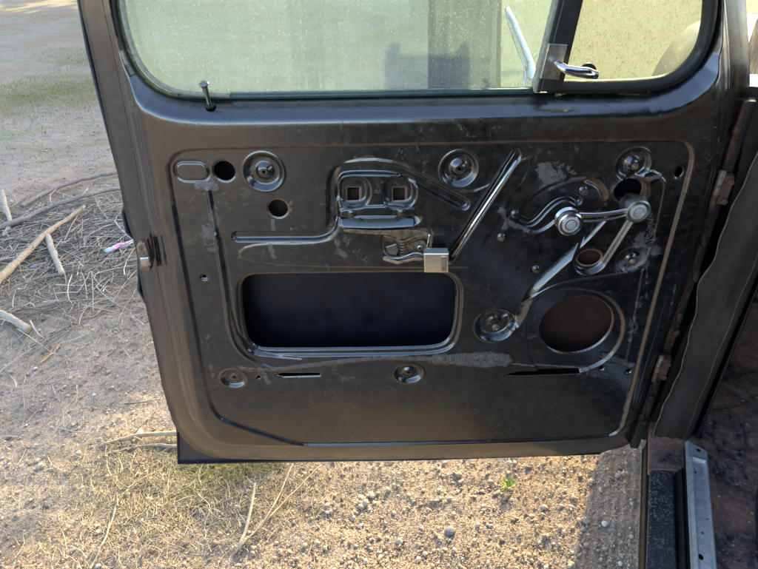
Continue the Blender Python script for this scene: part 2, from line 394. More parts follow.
CELL = 0.0016
x0, x1 = -0.66, 0.80; z0, z1 = HC-1.14, HC+0.22
nx = int((x1-x0)/CELL)+1; nz = int((z1-z0)/CELL)+1
X, Z = np.meshgrid(x0+np.arange(nx)*CELL, z0+np.arange(nz)*CELL)

pan = [(64,-280),(76,-80),(86,0),(100,60),(113,120),(126,180),(132,215),(142,243),(149,290),(160,340),(171,395),(183,432),(207,455),(245,460),(420,459),(590,454),(630,445),(648,425),(672,360),(703,285),(724,215),(738,165),(747,100),(748,60),(744,0),(738,-80),(715,-250),(650,-290),(110,-290)]
pan = chaikin(pan, 1, True)
win = [(96,-240),(111,-80),(119,0),(123,28),(131,55),(143,76),(162,91),(188,97),(230,98.5),(400,95.5),(560,93),(640,92.5),(662,89),(682,79),(703,58),(714,28),(718,0),(716,-80),(700,-205),(640,-235),(150,-255)]
win = chaikin(win, 1, True)
trim = [(166,170),(168,163),(176,153),(192,149.5),(260,148.5),(450,144),(676,140.5),(687,143),(693,152),(693,165),(672,240),(649,325),(626,420),(620,434),(604,440),(480,444),(316,448),(296,446),(226,424),(214,415),(206,395),(193,320),(178,235)]
trim = chaikin(trim, 2, True)
W = np.zeros_like(X); SE = np.zeros_like(X); RUST_REFL = np.zeros_like(X)
sp = -sd_poly(X, Z, px2(pan)); sw = sd_poly(X, Z, px2(win, -0.034))
print('sdf base')
# perimeter roll-off with two creases
def prof(d, pts):
    xs = [p[0] for p in pts]; ys = [p[1] for p in pts]; return np.interp(d, xs, ys)
def soft_prof(d, pts, r=0.0012):
    return (prof(d-r*1.5, pts)+prof(d-r/2, pts)*2+prof(d+r/2, pts)*2+prof(d+r*1.5, pts))/6
per = soft_prof(sp, [(0, -0.052), (0.006, -0.040), (0.009, -0.030), (0.017, -0.0265), (0.022, -0.019), (0.031, -0.0165), (0.036, -0.006), (0.044, -0.0015), (0.052, 0)], 0.002)
wsl = soft_prof(sw, [(0, -0.040), (0.003, -0.031), (0.007, -0.025), (0.014, -0.015), (0.021, -0.0075), (0.027, -0.0028), (0.031, -0.0008), (0.036, 0.0)], 0.0018)
kk = 0.007; hh_ = np.clip(0.5+0.5*(per-wsl)/kk, 0, 1); W = per*(1-hh_)+wsl*hh_-kk*hh_*(1-hh_)*0.6
# slight dish of the whole panel
dtr = sd_poly(X, Z, px2(trim))
W -= 0.0065*sst(0.0022, -0.0028, dtr)
RUST_REFL = np.maximum(RUST_REFL, 0.45*np.exp(-((dtr-0.001)/0.0022)**2)*(Z > D2(400, 200)[1]))  # rust tint on the top edge also paints in its orange ground reflection
hole = np.full(X.shape, 1e9)            # signed distance to the nearest cut-out (positive = metal)
def local(cx, cz, r):
    i0 = max(0, int((cx-r-x0)/CELL)); i1 = min(nx, int((cx+r-x0)/CELL)+2); j0 = max(0, int((cz-r-z0)/CELL)); j1 = min(nz, int((cz+r-z0)/CELL)+2)
    return (slice(j0, j1), slice(i0, i1))
def bbox(pts, pad):
    a = np.array(pts); i0 = max(0, int((a[:,0].min()-pad-x0)/CELL)); i1 = min(nx, int((a[:,0].max()+pad-x0)/CELL)+2)
    j0 = max(0, int((a[:,1].min()-pad-z0)/CELL)); j1 = min(nz, int((a[:,1].max()+pad-z0)/CELL)+2)
    return (slice(j0, j1), slice(i0, i1))
def boss(px, py, R, depth=0.007, cone=0.006, rc=0.008, ell=(1, 1), hr=0.0028, ring=True):
    cx, cz = D2(px, py); s = local(cx, cz, R*1.6); r = np.hypot((X[s]-cx)/ell[0], (Z[s]-cz)/ell[1])
    W[s] -= depth*sst(R, R*0.70, r)
    if ring: W[s] += 0.0012*np.exp(-((r-R*1.02)/0.0016)**2)
    if cone: W[s] += cone*sst(rc*1.7, rc*0.6, r)
    if hr: hole[s] = np.minimum(hole[s], r-hr)
    SE[s] = np.maximum(SE[s], 0.25*sst(R, R*0.8, r))
def bump_(px, py, R, h, ell=(1, 1)):
    cx, cz = D2(px, py); s = local(cx, cz, R*1.8); r = np.hypot((X[s]-cx)/ell[0], (Z[s]-cz)/ell[1])
    W[s] += h*sst(R, R*0.5, r)
def chole(px, py, R, ell=(1, 1), rust=0.0, lip=0.0015, rot=0):
    cx, cz = D2(px, py); s = local(cx, cz, R*max(ell)*1.5+0.006); dx = X[s]-cx; dz = Z[s]-cz
    c, sn = math.cos(rot), math.sin(rot); a = dx*c+dz*sn; b = -dx*sn+dz*c
    r = np.hypot(a/ell[0], b/ell[1])-R
    hole[s] = np.minimum(hole[s], r*min(ell)); W[s] -= lip*sst(0.003, 0.0, r)
    if rust: RUST_REFL[s] = np.maximum(RUST_REFL[s], rust*sst(0.006, 0.0, r))
def groove(pxl, hw, depth, soft=0.004, it=2, ends=None):
    pts = chaikin(px2(pxl), it); s = bbox(pts, hw+soft+0.004); d = sd_line(X[s], Z[s], pts)
    W[s] -= depth*sst(hw+soft*0.5, hw-soft*0.5, d); return s, d
def area(pxp, depth, soft=0.004, it=2, off=0.0):
    pts = chaikin(px2(pxp), it, True); s = bbox(pts, soft+0.006+abs(off)); d = sd_poly(X[s], Z[s], pts)+off
    W[s] -= depth*sst(soft*0.5, -soft*0.5, d); return s, d
def band(pxl, w_lo, w_hi, depth):
    pts = chaikin(px2(pxl), 2); s = bbox(pts, max(w_lo, w_hi)+.004); x_, z_ = X[s], Z[s]; best = np.full(x_.shape, 1e9); sg = np.zeros(x_.shape)
    for i in range(len(pts)-1):
        a = np.array(pts[i]); e = np.array(pts[i+1])-a; wx = x_-a[0]; wz = z_-a[1]; t = np.clip((wx*e[0]+wz*e[1])/(e@e), 0, 1)
        d = np.hypot(wx-e[0]*t, wz-e[1]*t); c = np.sign(e[0]*wz-e[1]*wx); sg = np.where(d < best, c, sg); best = np.minimum(best, d)
    W[s] -= depth*np.where(sg > 0, (0.6*np.clip(1.05-best/w_hi, 0, 1)+0.4*sst(w_hi, 0, best)), sst(w_lo, 0.0005, best))
def hpoly(pxp, it=2, lip=0.002, rust=0.0, lw=0.004):
    pts = chaikin(px2(pxp), it, True); s = bbox(pts, 0.01); d = sd_poly(X[s], Z[s], pts)
    hole[s] = np.minimum(hole[s], d); W[s] -= lip*sst(lw, 0, d)
    if rust: RUST_REFL[s] = np.maximum(RUST_REFL[s], rust*sst(0.005, 0.0, d))
    return s, d
def smear(pxl, hw, amt=1.0, h=0.0012, it=1):
    pts = chaikin(px2(pxl), it); s = bbox(pts, hw*2); d = sd_line(X[s], Z[s], pts); k = sst(hw*1.5, hw*0.2, d)
    SE[s] = np.maximum(SE[s], amt*k)
    if h:
        nn = np.sin(X[s]*700+np.sin(Z[s]*430)*2)*np.sin(Z[s]*610+np.sin(X[s]*390)*2.3)
        W[s] += h*k*(0.55+0.45*nn)
# raised field round the latch and the regulator (broad shallow steps)
area([(334,162),(400,160),(470,203),(520,160),(540,158),(470,268),(470,270),(240,268),(238,245),(325,246),(340,232),(338,200)], -0.0015, 0.006)
# channel running from the left round the two pockets and down to the link
s, d = groove([(237,238.5),(300,238),(318,238),(328,234),(333,226),(333,200),(333,184),(337,174),(347,170.5),(392,170.5),(405,175),(464,206)], 0.0085, 0.0075, 0.0058)
# bosses with screws
boss(263, 174, 0.033, 0.008, 0.007, 0.010); boss(460, 171, 0.0315, 0.008, 0.007, 0.010); boss(635, 167, 0.0295, 0.008, 0.006, 0.009)
boss(496, 328, 0.0400, 0.015, 0.0035, 0.010, hr=0); boss(409, 376, 0.0310, 0.007, 0.004, 0.010, ell=(1, 0.85)); boss(233, 381, 0.0280, 0.005, 0.001, 0.007, ell=(1, 0.9))
boss(633, 262, 0.0255, 0.004, 0.004, 0.008, hr=0.003)
boss(203, 279.5, 0.0075, 0.004, 0, hr=0.0035, ring=False)
# oval blanking emboss
ox = px2([(184,173),(198,173)]); s = bbox(ox, 0.03); d = sd_line(X[s], Z[s], ox)
W[s] -= 0.0022*np.exp(-((d-0.0165)/0.0016)**2); W[s] += 0.001*sst(0.0165, 0.012, d)
# plain round holes
chole(223.5, 172.8, 0.0172, (1, 1)); chole(277.5, 210.5, 0.0165, (1, 1), 0.35)
chole(681, 174, 0.0085, (0.75, 1.1), 0.1); chole(603, 371, 0.0045, lip=0.003); chole(630, 374, 0.005, lip=0.003); chole(258, 380, 0.0038)
# vertical bead at the left, then the step that follows the big opening
groove([(207,192),(211,215),(216,240)], 0.0032, -0.0035, 0.004); groove([(215,236),(219,262),(225,300),(228,332),(236,352),(252,364),(276,372)], 0.003, -0.003, 0.004)
groove([(220,240),(226,275),(232,320),(242,346),(262,358),(300,361)], 0.0022, 0.0025, 0.003)
# the big access opening
big = [(a_-1.5 if a_ < 300 else a_+1, b_+(3 if b_ > 315 else -.3)) for a_, b_ in [(238,300),(238.5,286),(246,278),(262,276.5),(350,275.5),(436,274.5),(452,277),(460,287),(461,300),(458.5,330),(453,345),(440,352),(400,354),(272,355.5),(252,353),(244,342),(240,320)]]
s, d = area(big, 0.0055, 0.0045, 2, -0.0015); RUST_REFL[s] = np.maximum(RUST_REFL[s], 0.5*np.exp(-((d+0.001)/0.002)**2)*(Z[s] > D2(350, 285)[1]))  # orange tint on the upper rim paints in the ground it reflects
bigin = [(a_-2.5 if a_ < 300 else a_+1.2, b_+(2.8 if b_ > 315 else -.3)) for a_, b_ in [(243,300),(243.5,288),(250,280.5),(264,279.5),(350,278.5),(434,277.5),(447.5,280),(455,289),(456,300),(453.5,328),(448,342),(436,348),(400,349.5),(274,351),(257,349),(249,340),(245,320)]]
hpoly(bigin, 2, 0.005)
# two pockets with square holes
for cx in (353, 399.5):
    area([(cx-14,184),(cx-6,180),(cx+8,180),(cx+15,186),(cx+16,198),(cx+11,206.5),(cx,208.5),(cx-11,207.5),(cx-16,200)], 0.011, 0.010, 2)
    hpoly([(cx-6.2,192),(cx+6,192),(cx+6,204.5),(cx-6,205)], 0, 0.001, 0.6)
# ledge plate above the latch
area([(340,208.5),(414,206.5),(416,219),(340,220.5)], -0.003, 0.003, 1)
area([(340,218),(414,217),(416,232),(343,233)], -0.003, 0.002, 1)
band([(413,218.5),(378,220.5),(343,219.5)], 0.002, 0.016, 0.0115)
boss(352, 214, 0.0065, -0.001, 0.0015, 0.004, hr=0, ring=False); boss(402, 213, 0.0075, -0.001, 0.0015, 0.004, hr=0, ring=False)
# latch cut-out
hpoly([(383,238),(387,233),(404,235),(424,230),(431,233),(430,250),(427,258),(414,256),(398,260),(385,257)], 1, 0.004, 0.5)
# long tapering bead up to the right (deep V with a bright lower wall)
band([(517,157),(483,210),(449,262)], 0.0125, 0.0085, 0.0125)
# regulator pressing: upper arch, rivets
arch = [(521,223),(530,227),(538,222),(548,210),(560,201),(572,199),(580,204)]
s, d = groove(arch, 0.0055, 0.008, 0.006)
area([(524,207),(545,190),(565,183),(590,181),(603,188),(609,203),(604,214),(590,218),(574,213),(560,220),(546,232),(532,236),(518,226)], 0.0035, 0.007, 2)
s, d = groove([(590,182),(602,187),(608,200),(607,208)], 0.004, 0.005, 0.006)
RUST_REFL[s] = np.maximum(RUST_REFL[s], 0.35*sst(0.009, 0.002, d))  # tan of the down-facing edge, a ground reflection put into the colour
# channel from the crank down to the lower-left boss
band([(603,223),(585,243),(566,259),(546,277),(532,290),(525,303),(521,314),(514,326)], 0.0045, 0.0150, 0.0125)
groove([(505,322),(515,318),(520,308)], 0.004, 0.003, 0.004)
# slanted slot round the crank shaft
sl = px2([(633,196),(592,262)]); s = bbox(sl, 0.06); d = sd_line(X[s], Z[s], sl)
W[s] -= 0.0105*sst(0.0335, 0.0250, d); SE[s] = np.maximum(SE[s], 0.15*sst(0.03, 0.02, d)); RUST_REFL[s] = np.maximum(RUST_REFL[s], 0.3*np.exp(-((d-0.027)/0.004)**2)*(Z[s] > D2(600, 205)[1]))
chole(632, 195, 0.0235, (1, 0.95), 0.5); chole(592.5, 263, 0.0210, (1.0, 0.76), 0.7)
for a_, b_ in ((585,193),(537,271),(502,239),(516,216)): bump_(a_, b_, 0.0075, 0.003)
bump_(585,193, 0.004, 0.002); bump_(516, 271, 0.006, 0.001)
boss(537, 271, 0.009, 0.002, 0.0025, 0.005, hr=0, ring=False)
# speaker cut-out with its raised outer lip, flattened at the lower left
spk = [(527,330),(529,312),(538,298),(556,290),(580,288.5),(603,293),(618,304),(626,322),(622,342),(611,357),(596,367),(574,373),(545,373.5),(538,371),(528,350)]
spk = [(a_+.5, b_+3) for a_, b_ in spk]
s, d = area(spk, 0.006, 0.0055, 2); RUST_REFL[s] = np.maximum(RUST_REFL[s], 0.15*np.exp(-((d+0.001)/0.002)**2))
chole(578, 330.5, 0.0705, (1, 0.99), 0.15, 0.004)
# crease over the speaker and the right vertical bead
s, d = groove([(520,312),(535,298),(560,285),(595,280),(628,275),(648,264),(652,250)], 0.0016, -0.002, 0.003)
groove([(663,180),(668,186),(662,215),(655,245)], 0.002, -0.0022, 0.004); groove([(645,272),(640,300),(634,335),(628,365)], 0.002, -0.002, 0.003)
groove([(668,290),(655,335),(641,380),(632,412)], 0.0012, 0.0012, 0.002); groove([(690,220),(668,300),(652,360)], 0.0012, 0.001, 0.002)
s, d = groove([(640,178),(652,172),(662,178)], 0.002, -0.002, 0.004)
# thin slots
for q in ([(275,377.2),(283,376.2),(319,376),(320,378.5),(283,379.5)], [(505,378),(520,374.5),(581,373.5),(581,376.5),(520,378.6)]): hpoly(q, 0, 0.002, 0, 0.003)
# dents
for px_, py_, r_, h_ in ((330,420,.09,-.0016),(520,410,.10,.0015),(300,120,.12,-.0008),(600,120,.10,.001),(210,330,.05,-.0012),(660,330,.04,.001),(480,300,.05,-.001),(570,420,.07,-.0014),(190,250,.05,.0014)):
    cx, cz = D2(px_, py_); W += h_*np.exp(-((X-cx)**2+(Z-cz)**2)/(r_*r_*0.5))
# grey sealant smears
smear([(198,188),(208,186),(214,190)], 0.008); smear([(206,232),(212,248)], 0.016, 0.55, 0); smear([(210,200),(214,225)], 0.012, 0.35, 0)
smear([(240,370),(270,373),(305,368),(340,364),(380,360),(430,361)], 0.0055, 0.8); smear([(435,362),(465,360),(500,358),(508,363)], 0.0125, 1.0, 0.0016); smear([(438,362),(475,366),(505,366)], 0.010, 1.0, 0.0012)
smear([(248,372),(262,372),(268,385)], 0.006, 0.7); smear([(335,370),(345,385),(352,378)], 0.012, 0.35, 0); smear([(512,366),(560,371),(590,372)], 0.0025, 0.9)
smear([(545,170),(552,182),(560,178)], 0.014, 0.75, 0.0006); smear([(552,192),(570,183),(585,181)], 0.005, 0.8); smear([(560,165),(575,175)], 0.010, 0.4, 0)
smear([(640,240),(655,252),(645,265),(625,270)], 0.020, 0.62, 0.0006); smear([(650,215),(655,240)], 0.011, 0.55); smear([(660,178),(650,182),(640,180)], 0.005, 0.9)
smear([(604,360),(620,362),(634,368)], 0.010, 0.7); smear([(585,374),(605,380)], 0.008, 0.45); smear([(640,300),(632,345)], 0.012, 0.45, 0)
smear([(272,222),(273,232)], 0.004, 0.8, 0); smear([(270,248),(276,268)], 0.006, 0.6, 0); smear([(290,195),(292,265)], 0.004, 0.35, 0); smear([(330,232),(350,268)], 0.010, 0.35, 0)
smear([(502,212),(510,222),(505,230)], 0.007, 0.6, 0.0004); smear([(512,226),(528,232)], 0.006, 0.6, 0.0004); smear([(410,130),(470,132),(520,128)], 0.014, 0.28, 0)
smear([(370,100),(420,101)], 0.004, 0.35, 0); smear([(230,108),(300,106)], 0.004, 0.3, 0); smear([(150,120),(300,128)], 0.02, 0.18, 0); smear([(630,395),(622,430)], 0.004, 0.7, 0); smear([(205,330),(212,380)], 0.006, 0.35, 0)
smear([(104,60),(126,160),(150,275),(165,350),(190,430)], 0.0025, 0.45, 0); smear([(118,40),(140,150),(170,300),(196,410)], 0.0015, 0.35, 0); smear([(690,130),(720,110),(738,80)], 0.01, 0.25, 0); smear([(676,285),(668,330)], 0.003, 0.6, 0); smear([(650,215),(648,300)], 0.003, 0.5, 0)
smear([(345,240),(365,262)], 0.012, 0.35, 0)
SE = np.maximum(SE, 0.13+0.05*np.sin(X*23+1)*np.sin(Z*17)); SE = np.where(dtr < 0, SE, SE*0.8)
print('features')
# notch for the latch in the shut face
cx, cz = D2(139, 253); s = local(cx, cz, 0.05)
f = np.minimum(np.minimum(sp, sw), hole)
# faces
fc = (f[:-1, :-1]+f[1:, :-1]+f[:-1, 1:]+f[1:, 1:])/4 > 0
used = np.zeros(f.shape, bool); rem = np.zeros(f.shape, bool)
for dj in (0, 1):
    for di in (0, 1):
        used[dj:dj+nz-1, di:di+nx-1] |= fc; rem[dj:dj+nz-1, di:di+nx-1] |= ~fc
edge = used & rem
gz, gx = np.gradient(f, CELL); gl = np.hypot(gx, gz)+1e-6
mv = np.clip(f, -CELL, CELL)
XX = np.where(edge, X-gx/gl*mv, X); ZZ = np.where(edge, Z-gz/gl*mv, Z)
idx = -np.ones(f.shape, int); idx[used] = np.arange(used.sum())
V = np.stack([XX[used], DY-W[used], ZZ[used]], 1)
jj, ii = np.nonzero(fc)
Q = np.stack([idx[jj, ii], idx[jj, ii+1], idx[jj+1, ii+1], idx[jj+1, ii]], 1)
def np_mesh(name, V, Q, attrs=None):
    me = bpy.data.meshes.new(name); k = Q.shape[1]
    me.vertices.add(len(V)); me.vertices.foreach_set('co', V.astype(np.float32).ravel())
    me.loops.add(Q.size); me.loops.foreach_set('vertex_index', Q.astype(np.int32).ravel())
    me.polygons.add(len(Q)); me.polygons.foreach_set('loop_start', (np.arange(len(Q))*k).astype(np.int32))
    me.update(calc_edges=True); me.validate()
    return me
me = np_mesh('door', V, Q)
me.polygons.foreach_set('use_smooth', np.ones(len(Q), bool))
ca = me.color_attributes.new('wear_refl', 'FLOAT_COLOR', 'POINT')
cc = np.zeros((len(V), 4), np.float32); cc[:, 0] = np.clip(SE[used], 0, 1); cc[:, 1] = np.clip(RUST_REFL[used], 0, 1); cc[:, 3] = 1
ca.data.foreach_set('color', cc.ravel())
door = link('door', me, M['door'], truck)
door['label'] = 'open door with its black pressed inner panel bare and scuffed'
print('door verts', len(V))

# ------------------------------------------------------------------ outer skin and jamb faces of the door
skin = [(58,-285),(70,-80),(79,0),(88,50),(99,95),(113,150),(124,190),(127,200),(123,212),(127,232),(139,243),(139,265),(139,290),(151,312),(160,350),(163,385),(173,412),(177,418),(178,463.5),(300,461),(420,459.5),(600,453.5),(640,440),(652,423),(678,355),(708,285),(741,168),(750,100),(750,60),(746,0),(738,-80),(712,-255),(650,-296),(100,-296)]
WS = -0.088
def ring_plate(name, outer, inner, w_front, thick, mt, parent, bevel=0):
    """flat plate with a window cut out of it"""
    bm = bmesh.new(); off = Vector((0, thick, 0))
    def loop(pts, w): return [bm.verts.new(D3(a, b, w)) for a, b in pts]
    def dens(p, n=120):
        p = [np.array(q, float) for q in p]+[np.array(p[0], float)]; L_ = [0]
        for i in range(1, len(p)): L_.append(L_[-1]+np.hypot(*(p[i]-p[i-1])))
        return [tuple(np.array([np.interp(t, L_, [q[0] for q in p]), np.interp(t, L_, [q[1] for q in p])])) for t in np.linspace(0, L_[-1], n, endpoint=False)]
    o, i_ = outer, inner
    A = loop(o, w_front); B = loop(i_, w_front)
    e = []
    for P in (A, B):
        for k in range(len(P)): e.append(bm.edges.new((P[k], P[(k+1) % len(P)])))
    bmesh.ops.triangle_fill(bm, use_beauty=True, use_dissolve=False, edges=e)
    r = bmesh.ops.extrude_face_region(bm, geom=bm.faces[:])
    bmesh.ops.translate(bm, verts=[v for v in r['geom'] if isinstance(v, bmesh.types.BMVert)], vec=off)
    return from_bm(name, bm, mt, parent, False, bevel)
win_s = [(a, b) for a, b in win]
ring_plate('outer_skin', skin, [(a+(2 if a > 400 else -2), b) for a, b in win_s], WS, 0.003, M['navy'], door)
# hemmed flange standing round the outer skin edge, seen as thin blue-black lip at the left and bottom
bm = bmesh.new(); hp = [D3(a, b, WS+0.004) for a, b in skin]
tube_bm(bm, hp[1:22], 0.0032, 6)
from_bm('hem_flange', bm, M['navy'], door, True)
# jamb wall joining inner panel and skin (a band following the pan edge)
bm = bmesh.new(); pp = pan; A = []; B = []; Cc = []
for a, b in pp:
    q = D3(a, b, 0); A.append(bm.verts.new((q[0], DY+0.051, q[2])))
    sh = -7 if a < 400 else 2
    q2 = D3(a+sh, b, -0.06); B.append(bm.verts.new(q2)); q3 = D3(a+sh*0.6, b, WS-0.0005); Cc.append(bm.verts.new((q3[0], DY-WS-0.001, q3[2])))
n = len(A)
for i in range(n):
    j = (i+1) % n; bm.faces.new((A[i], A[j], B[j], B[i])); bm.faces.new((B[i], B[j], Cc[j], Cc[i]))
from_bm('shut_face', bm, M['door'], door, True)
# red oxide box section behind the small holes (the inner reinforcement)
for c_, hx_, hz_ in (((585,235,-.045),.10,.075), ((376,200,-.040),.055,.022), ((277,212,-.05),.028,.028)):
    bm = bmesh.new(); box_bm(bm, Vector(D3(*c_)), (1,0,0), (0,1,0), (0,0,1), hx_, 0.001, hz_); from_bm('inner_brace', bm, M['rustin'], door)
# inner floor / dark inside wall
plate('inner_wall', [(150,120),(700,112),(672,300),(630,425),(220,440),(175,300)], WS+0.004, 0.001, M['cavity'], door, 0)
plate('speaker_backing', [(520,285),(635,280),(625,380),(525,385)], -0.072, 0.001, M['rustin'], door, 0)

# ------------------------------------------------------------------ glass, seals, divider
WG = -0.047
plate('window_glass', [(90,-230),(113,-60),(113,0),(118,30),(128,60),(142,82),(165,97),(200,101),(538,97),(556,0),(580,-120),(600,-228)], WG, 0.004, M['glass'], door, 0)
plate('vent_glass', [(545,84),(566,-8),(588,-120),(606,-228),(655,-215),(703,-190),(709,-80),(708,0),(704,40),(690,66),(668,80),(640,83)], WG+0.004, 0.004, M['vglass'], door, 0)
def strip(name, pxl, w, rad, mt, flat=1.0, it=1):
    pts = [Vector(D3(a, b, w)) for a, b in chaikin(pxl, it)]
    return tube(name, pts, rad, mt, door, 8, flat)
strip('glass_run', [(96,-230),(114,-80),(122,0),(126,26),(134,52),(147,73),(166,88),(190,93.5),(230,95)], -0.031, 0.0045, M['felt'])
strip('belt_weatherstrip', [(178,95),(230,96.5),(400,93.5),(470,92),(534,91)], -0.036, 0.0050, M['greenrub'])
strip('belt_trim', [(225,92.6),(400,89.8),(532,87.4)], -0.041, 0.0014, M['felt'])
# vent frame rubber (thick, black)
vr = [(548,86),(600,86.5),(650,84.5),(672,79),(694,62),(706,38),(711,0),(710,-80),(694,-205)]
pts = [Vector(D3(a, b, -0.035)) for a, b in chaikin(vr, 2)]
tube('vent_rubber', pts, 0.0125, M['rubber'], door, 10, 0.8)
pts = [Vector(D3(a, b, -0.030)) for a, b in chaikin([(a+(3.0 if a > 650 else 0), b+(4.5 if b > 60 else 2)) for a, b in vr], 2)]
tube('vent_rubber_lip', pts, 0.0045, M['rubber'], door, 8)
# division bar
bm = bmesh.new(); bm_prism(bm, [D3(a, b, -0.022) for a, b in [(540,92),(562,92),(584,0),(612,-120),(640,-230),(616,-232),(588,-120),(563,0)]], (0, 0.032, 0)); from_bm('division_bar', bm, M['black'], door, False, 0.003)
bm = bmesh.new(); bm_prism(bm, [D3(a, b, -0.028) for a, b in [(533.5,92),(537,92),(559.5,0),(585,-120),(611,-231),(608,-231),(581,-120),(556,0)]], (0, 0.02, 0)); from_bm('division_felt', bm, M['felt'], door, False, 0.001)
bm = bmesh.new(); bm_prism(bm, [D3(a, b, -0.024) for a, b in [(537,92.5),(540.5,92.5),(563.5,0),(588,-120),(616,-231),(611,-231),(585,-120),(559.5,0)]], (0, 0.02, 0)); from_bm('division_channel', bm, M['rubber'], door, False, 0.001)
# vent latch plate and handle
plate('vent_latch_plate', [(549,43.5),(568,44.5),(559,80.5),(540,79)], -0.014, 0.008, M['dullchrome'], door, 0.0015)
hp = [Vector(D3(a, b, w)) for a, b, w in [(556.5,63,-.014),(558,63.5,.004),(561,66,.010),(566,69.5,.012),(576,71.5,.012),(588,73,.011),(597,75,.008)]]
tube('vent_latch_handle', hp, [0.0055,0.0058,0.0062,0.0068,0.0075,0.0082,0.0062], M['chrome'], door, 14, 0.72)
plate('vent_glass_catch', chaikin([(580,72),(583,65),(590,62.5),(596,66),(597,72)], 2, True), WG+0.010, 0.005, M['rubber'], door, 0.001)

# lock knob
b0 = Vector(D3(209.5,103.5,-0.019)); tip = Vector(D3(203.5,83,-0.008)); ax = (tip-b0); h = ax.length; ax.normalize()
lathe('lock_knob', b0, ax, [(0,-.004),(.0040,-.004),(.0040,.002),(.0034,.003),(.0038,h*.5),(.0046,h*.80),(.0056,h*.90),(.0070,h*.93),(.0074,h*.98),(.0055,h*1.03),(.0030,h*1.04),(0,h*1.04)], M['knob'], door, 20)
lathe('lock_ferrule', b0-ax*0.004, ax, [(.004,0),(.0085,0),(.0085,.003),(.006,.0045),(.004,.0045)], M['black'], door, 20)

# window crank
hub = Vector(D3(631,203.5,0.0)); nrm = Vector((0,-1,0))
lathe('crank_hub', hub, nrm, [(0,-.006),(.0175,-.006),(.0175,.010),(.0208,.012),(.0214,.028),(.0204,.0315),(.0178,.0325),(.0170,.0312),(.0142,.0308),(.0137,.0328),(.0080,.0338),(.0076,.0328),(.0035,.0324),(0,.0338)], M['dullchrome'], door, 40)
kb = Vector(D3(566,217,0.028))
lathe('crank_knob', kb, nrm, [(0,.0),(.0125,.0),(.0185,.003),(.0212,.006),(.0198,.0085),(.0212,.0110),(.0198,.0135),(.0214,.0165),(.0216,.024),(.0205,.027),(.0180,.0282),(.0172,.0270),(.0150,.0268),(.0145,.0285),(.0085,.0292),(.0080,.0280),(.0035,.0278),(.002,.0290),(0,.0290)], M['chrome'], door, 44)
lathe('crank_knob_cap', kb+nrm*.0272, nrm, [(0,0),(.0142,0),(.0140,.0016),(.0105,.0026),(.0100,.0018),(.0062,.0018),(.0058,.0028),(.0022,.0030),(.0018,.0020),(0,.0020)], M['capface'], door, 40)
lathe('crank_hub_cap', hub+nrm*.0314, nrm, [(0,0),(.0136,0),(.0134,.0018),(.0092,.0030),(.0088,.0022),(.0040,.0022),(.0036,.0032),(0,.0032)], M['capface'], door, 40)
a_, b_ = Vector((kb.x, DY-0.031, kb.z)), Vector((hub.x, DY-0.026, hub.z)); dd = (b_-a_).normalized(); nn_ = Vector((dd.z, 0, -dd.x));
bm = bmesh.new(); Lq = (b_-a_).length
for sgn_, r_ in ((1, 0.0042), (-1, 0.0030)):
    pts = []
    for k in range(13):
        t = k/12; bow = math.sin(PI*t)*0.004
        pts.append(a_+dd*(0.012+t*(Lq-0.024)) - nn_*sgn_*(0.0064-0.001*t) + Vector((0, -0.004*math.sin(PI*t), 0)) + Vector((0,0,bow*-0.8)))
    tube_bm(bm, pts, [r_*(1.25-0.35*k/12) for k in range(13)], 10, 0.8)
pts = [a_+dd*(0.012+t*(Lq-0.024))+Vector((0,0.003,0))+Vector((0,0,-0.0032*math.sin(PI*t))) for t in np.linspace(0, 1, 9)]
tube_bm(bm, pts, 0.0050, 8, 0.35)
from_bm('crank_arm', bm, M['chrome'], door, True)

# inside-handle stub: bright box-like plate with folded top
bm = bmesh.new()
pts = [(423.5,254),(449,253),(449.5,275),(424.5,276)]
fr = [Vector(D3(a, b, 0.030)) for a, b in pts]; tl = Vector((0, 0.0045, 0))
tl = Vector((0, 0.0100, 0)); fr[2] += tl; fr[3] += tl; fr[1] += Vector((0,-.0035,0)); fr[2] += Vector((0,-.0035,0))
bm_prism(bm, fr, (0, 0.016, 0.004)); from_bm('door_handle', bm, M['polish'], door, False, 0.0022, 3)
bm = bmesh.new(); fr = [Vector(D3(a, b, 0.0312)) for a, b in [(441,256.5),(446.5,256.3),(447,273),(441.5,273.3)]]; fr[0] += tl*.07; fr[1] += tl*.07; fr[2] += tl*0.87; fr[3] += tl*0.87
for q_, k_ in zip(fr, (.7,.95,.95,.7)): q_.y -= .0035*k_
bm_prism(bm, fr, (0, 0.002, 0)); from_bm('handle_plate_insert', bm, M['dullchrome'], door, False, 0.0004)
tube('handle_shaft', [Vector(D3(436,262,0.02)), Vector(D3(433,258,-0.02))], 0.007, M['steel'], door, 12)
# bright link rod lying in its pressed channel
tube('link_rod', [Vector(D3(516,160,.000)), Vector(D3(500,184,.001)), Vector(D3(475,221,.003)), Vector(D3(452,256,.006))], [.0030,.0040,.0044,.0040], M['chrome'], door, 10, 0.7)
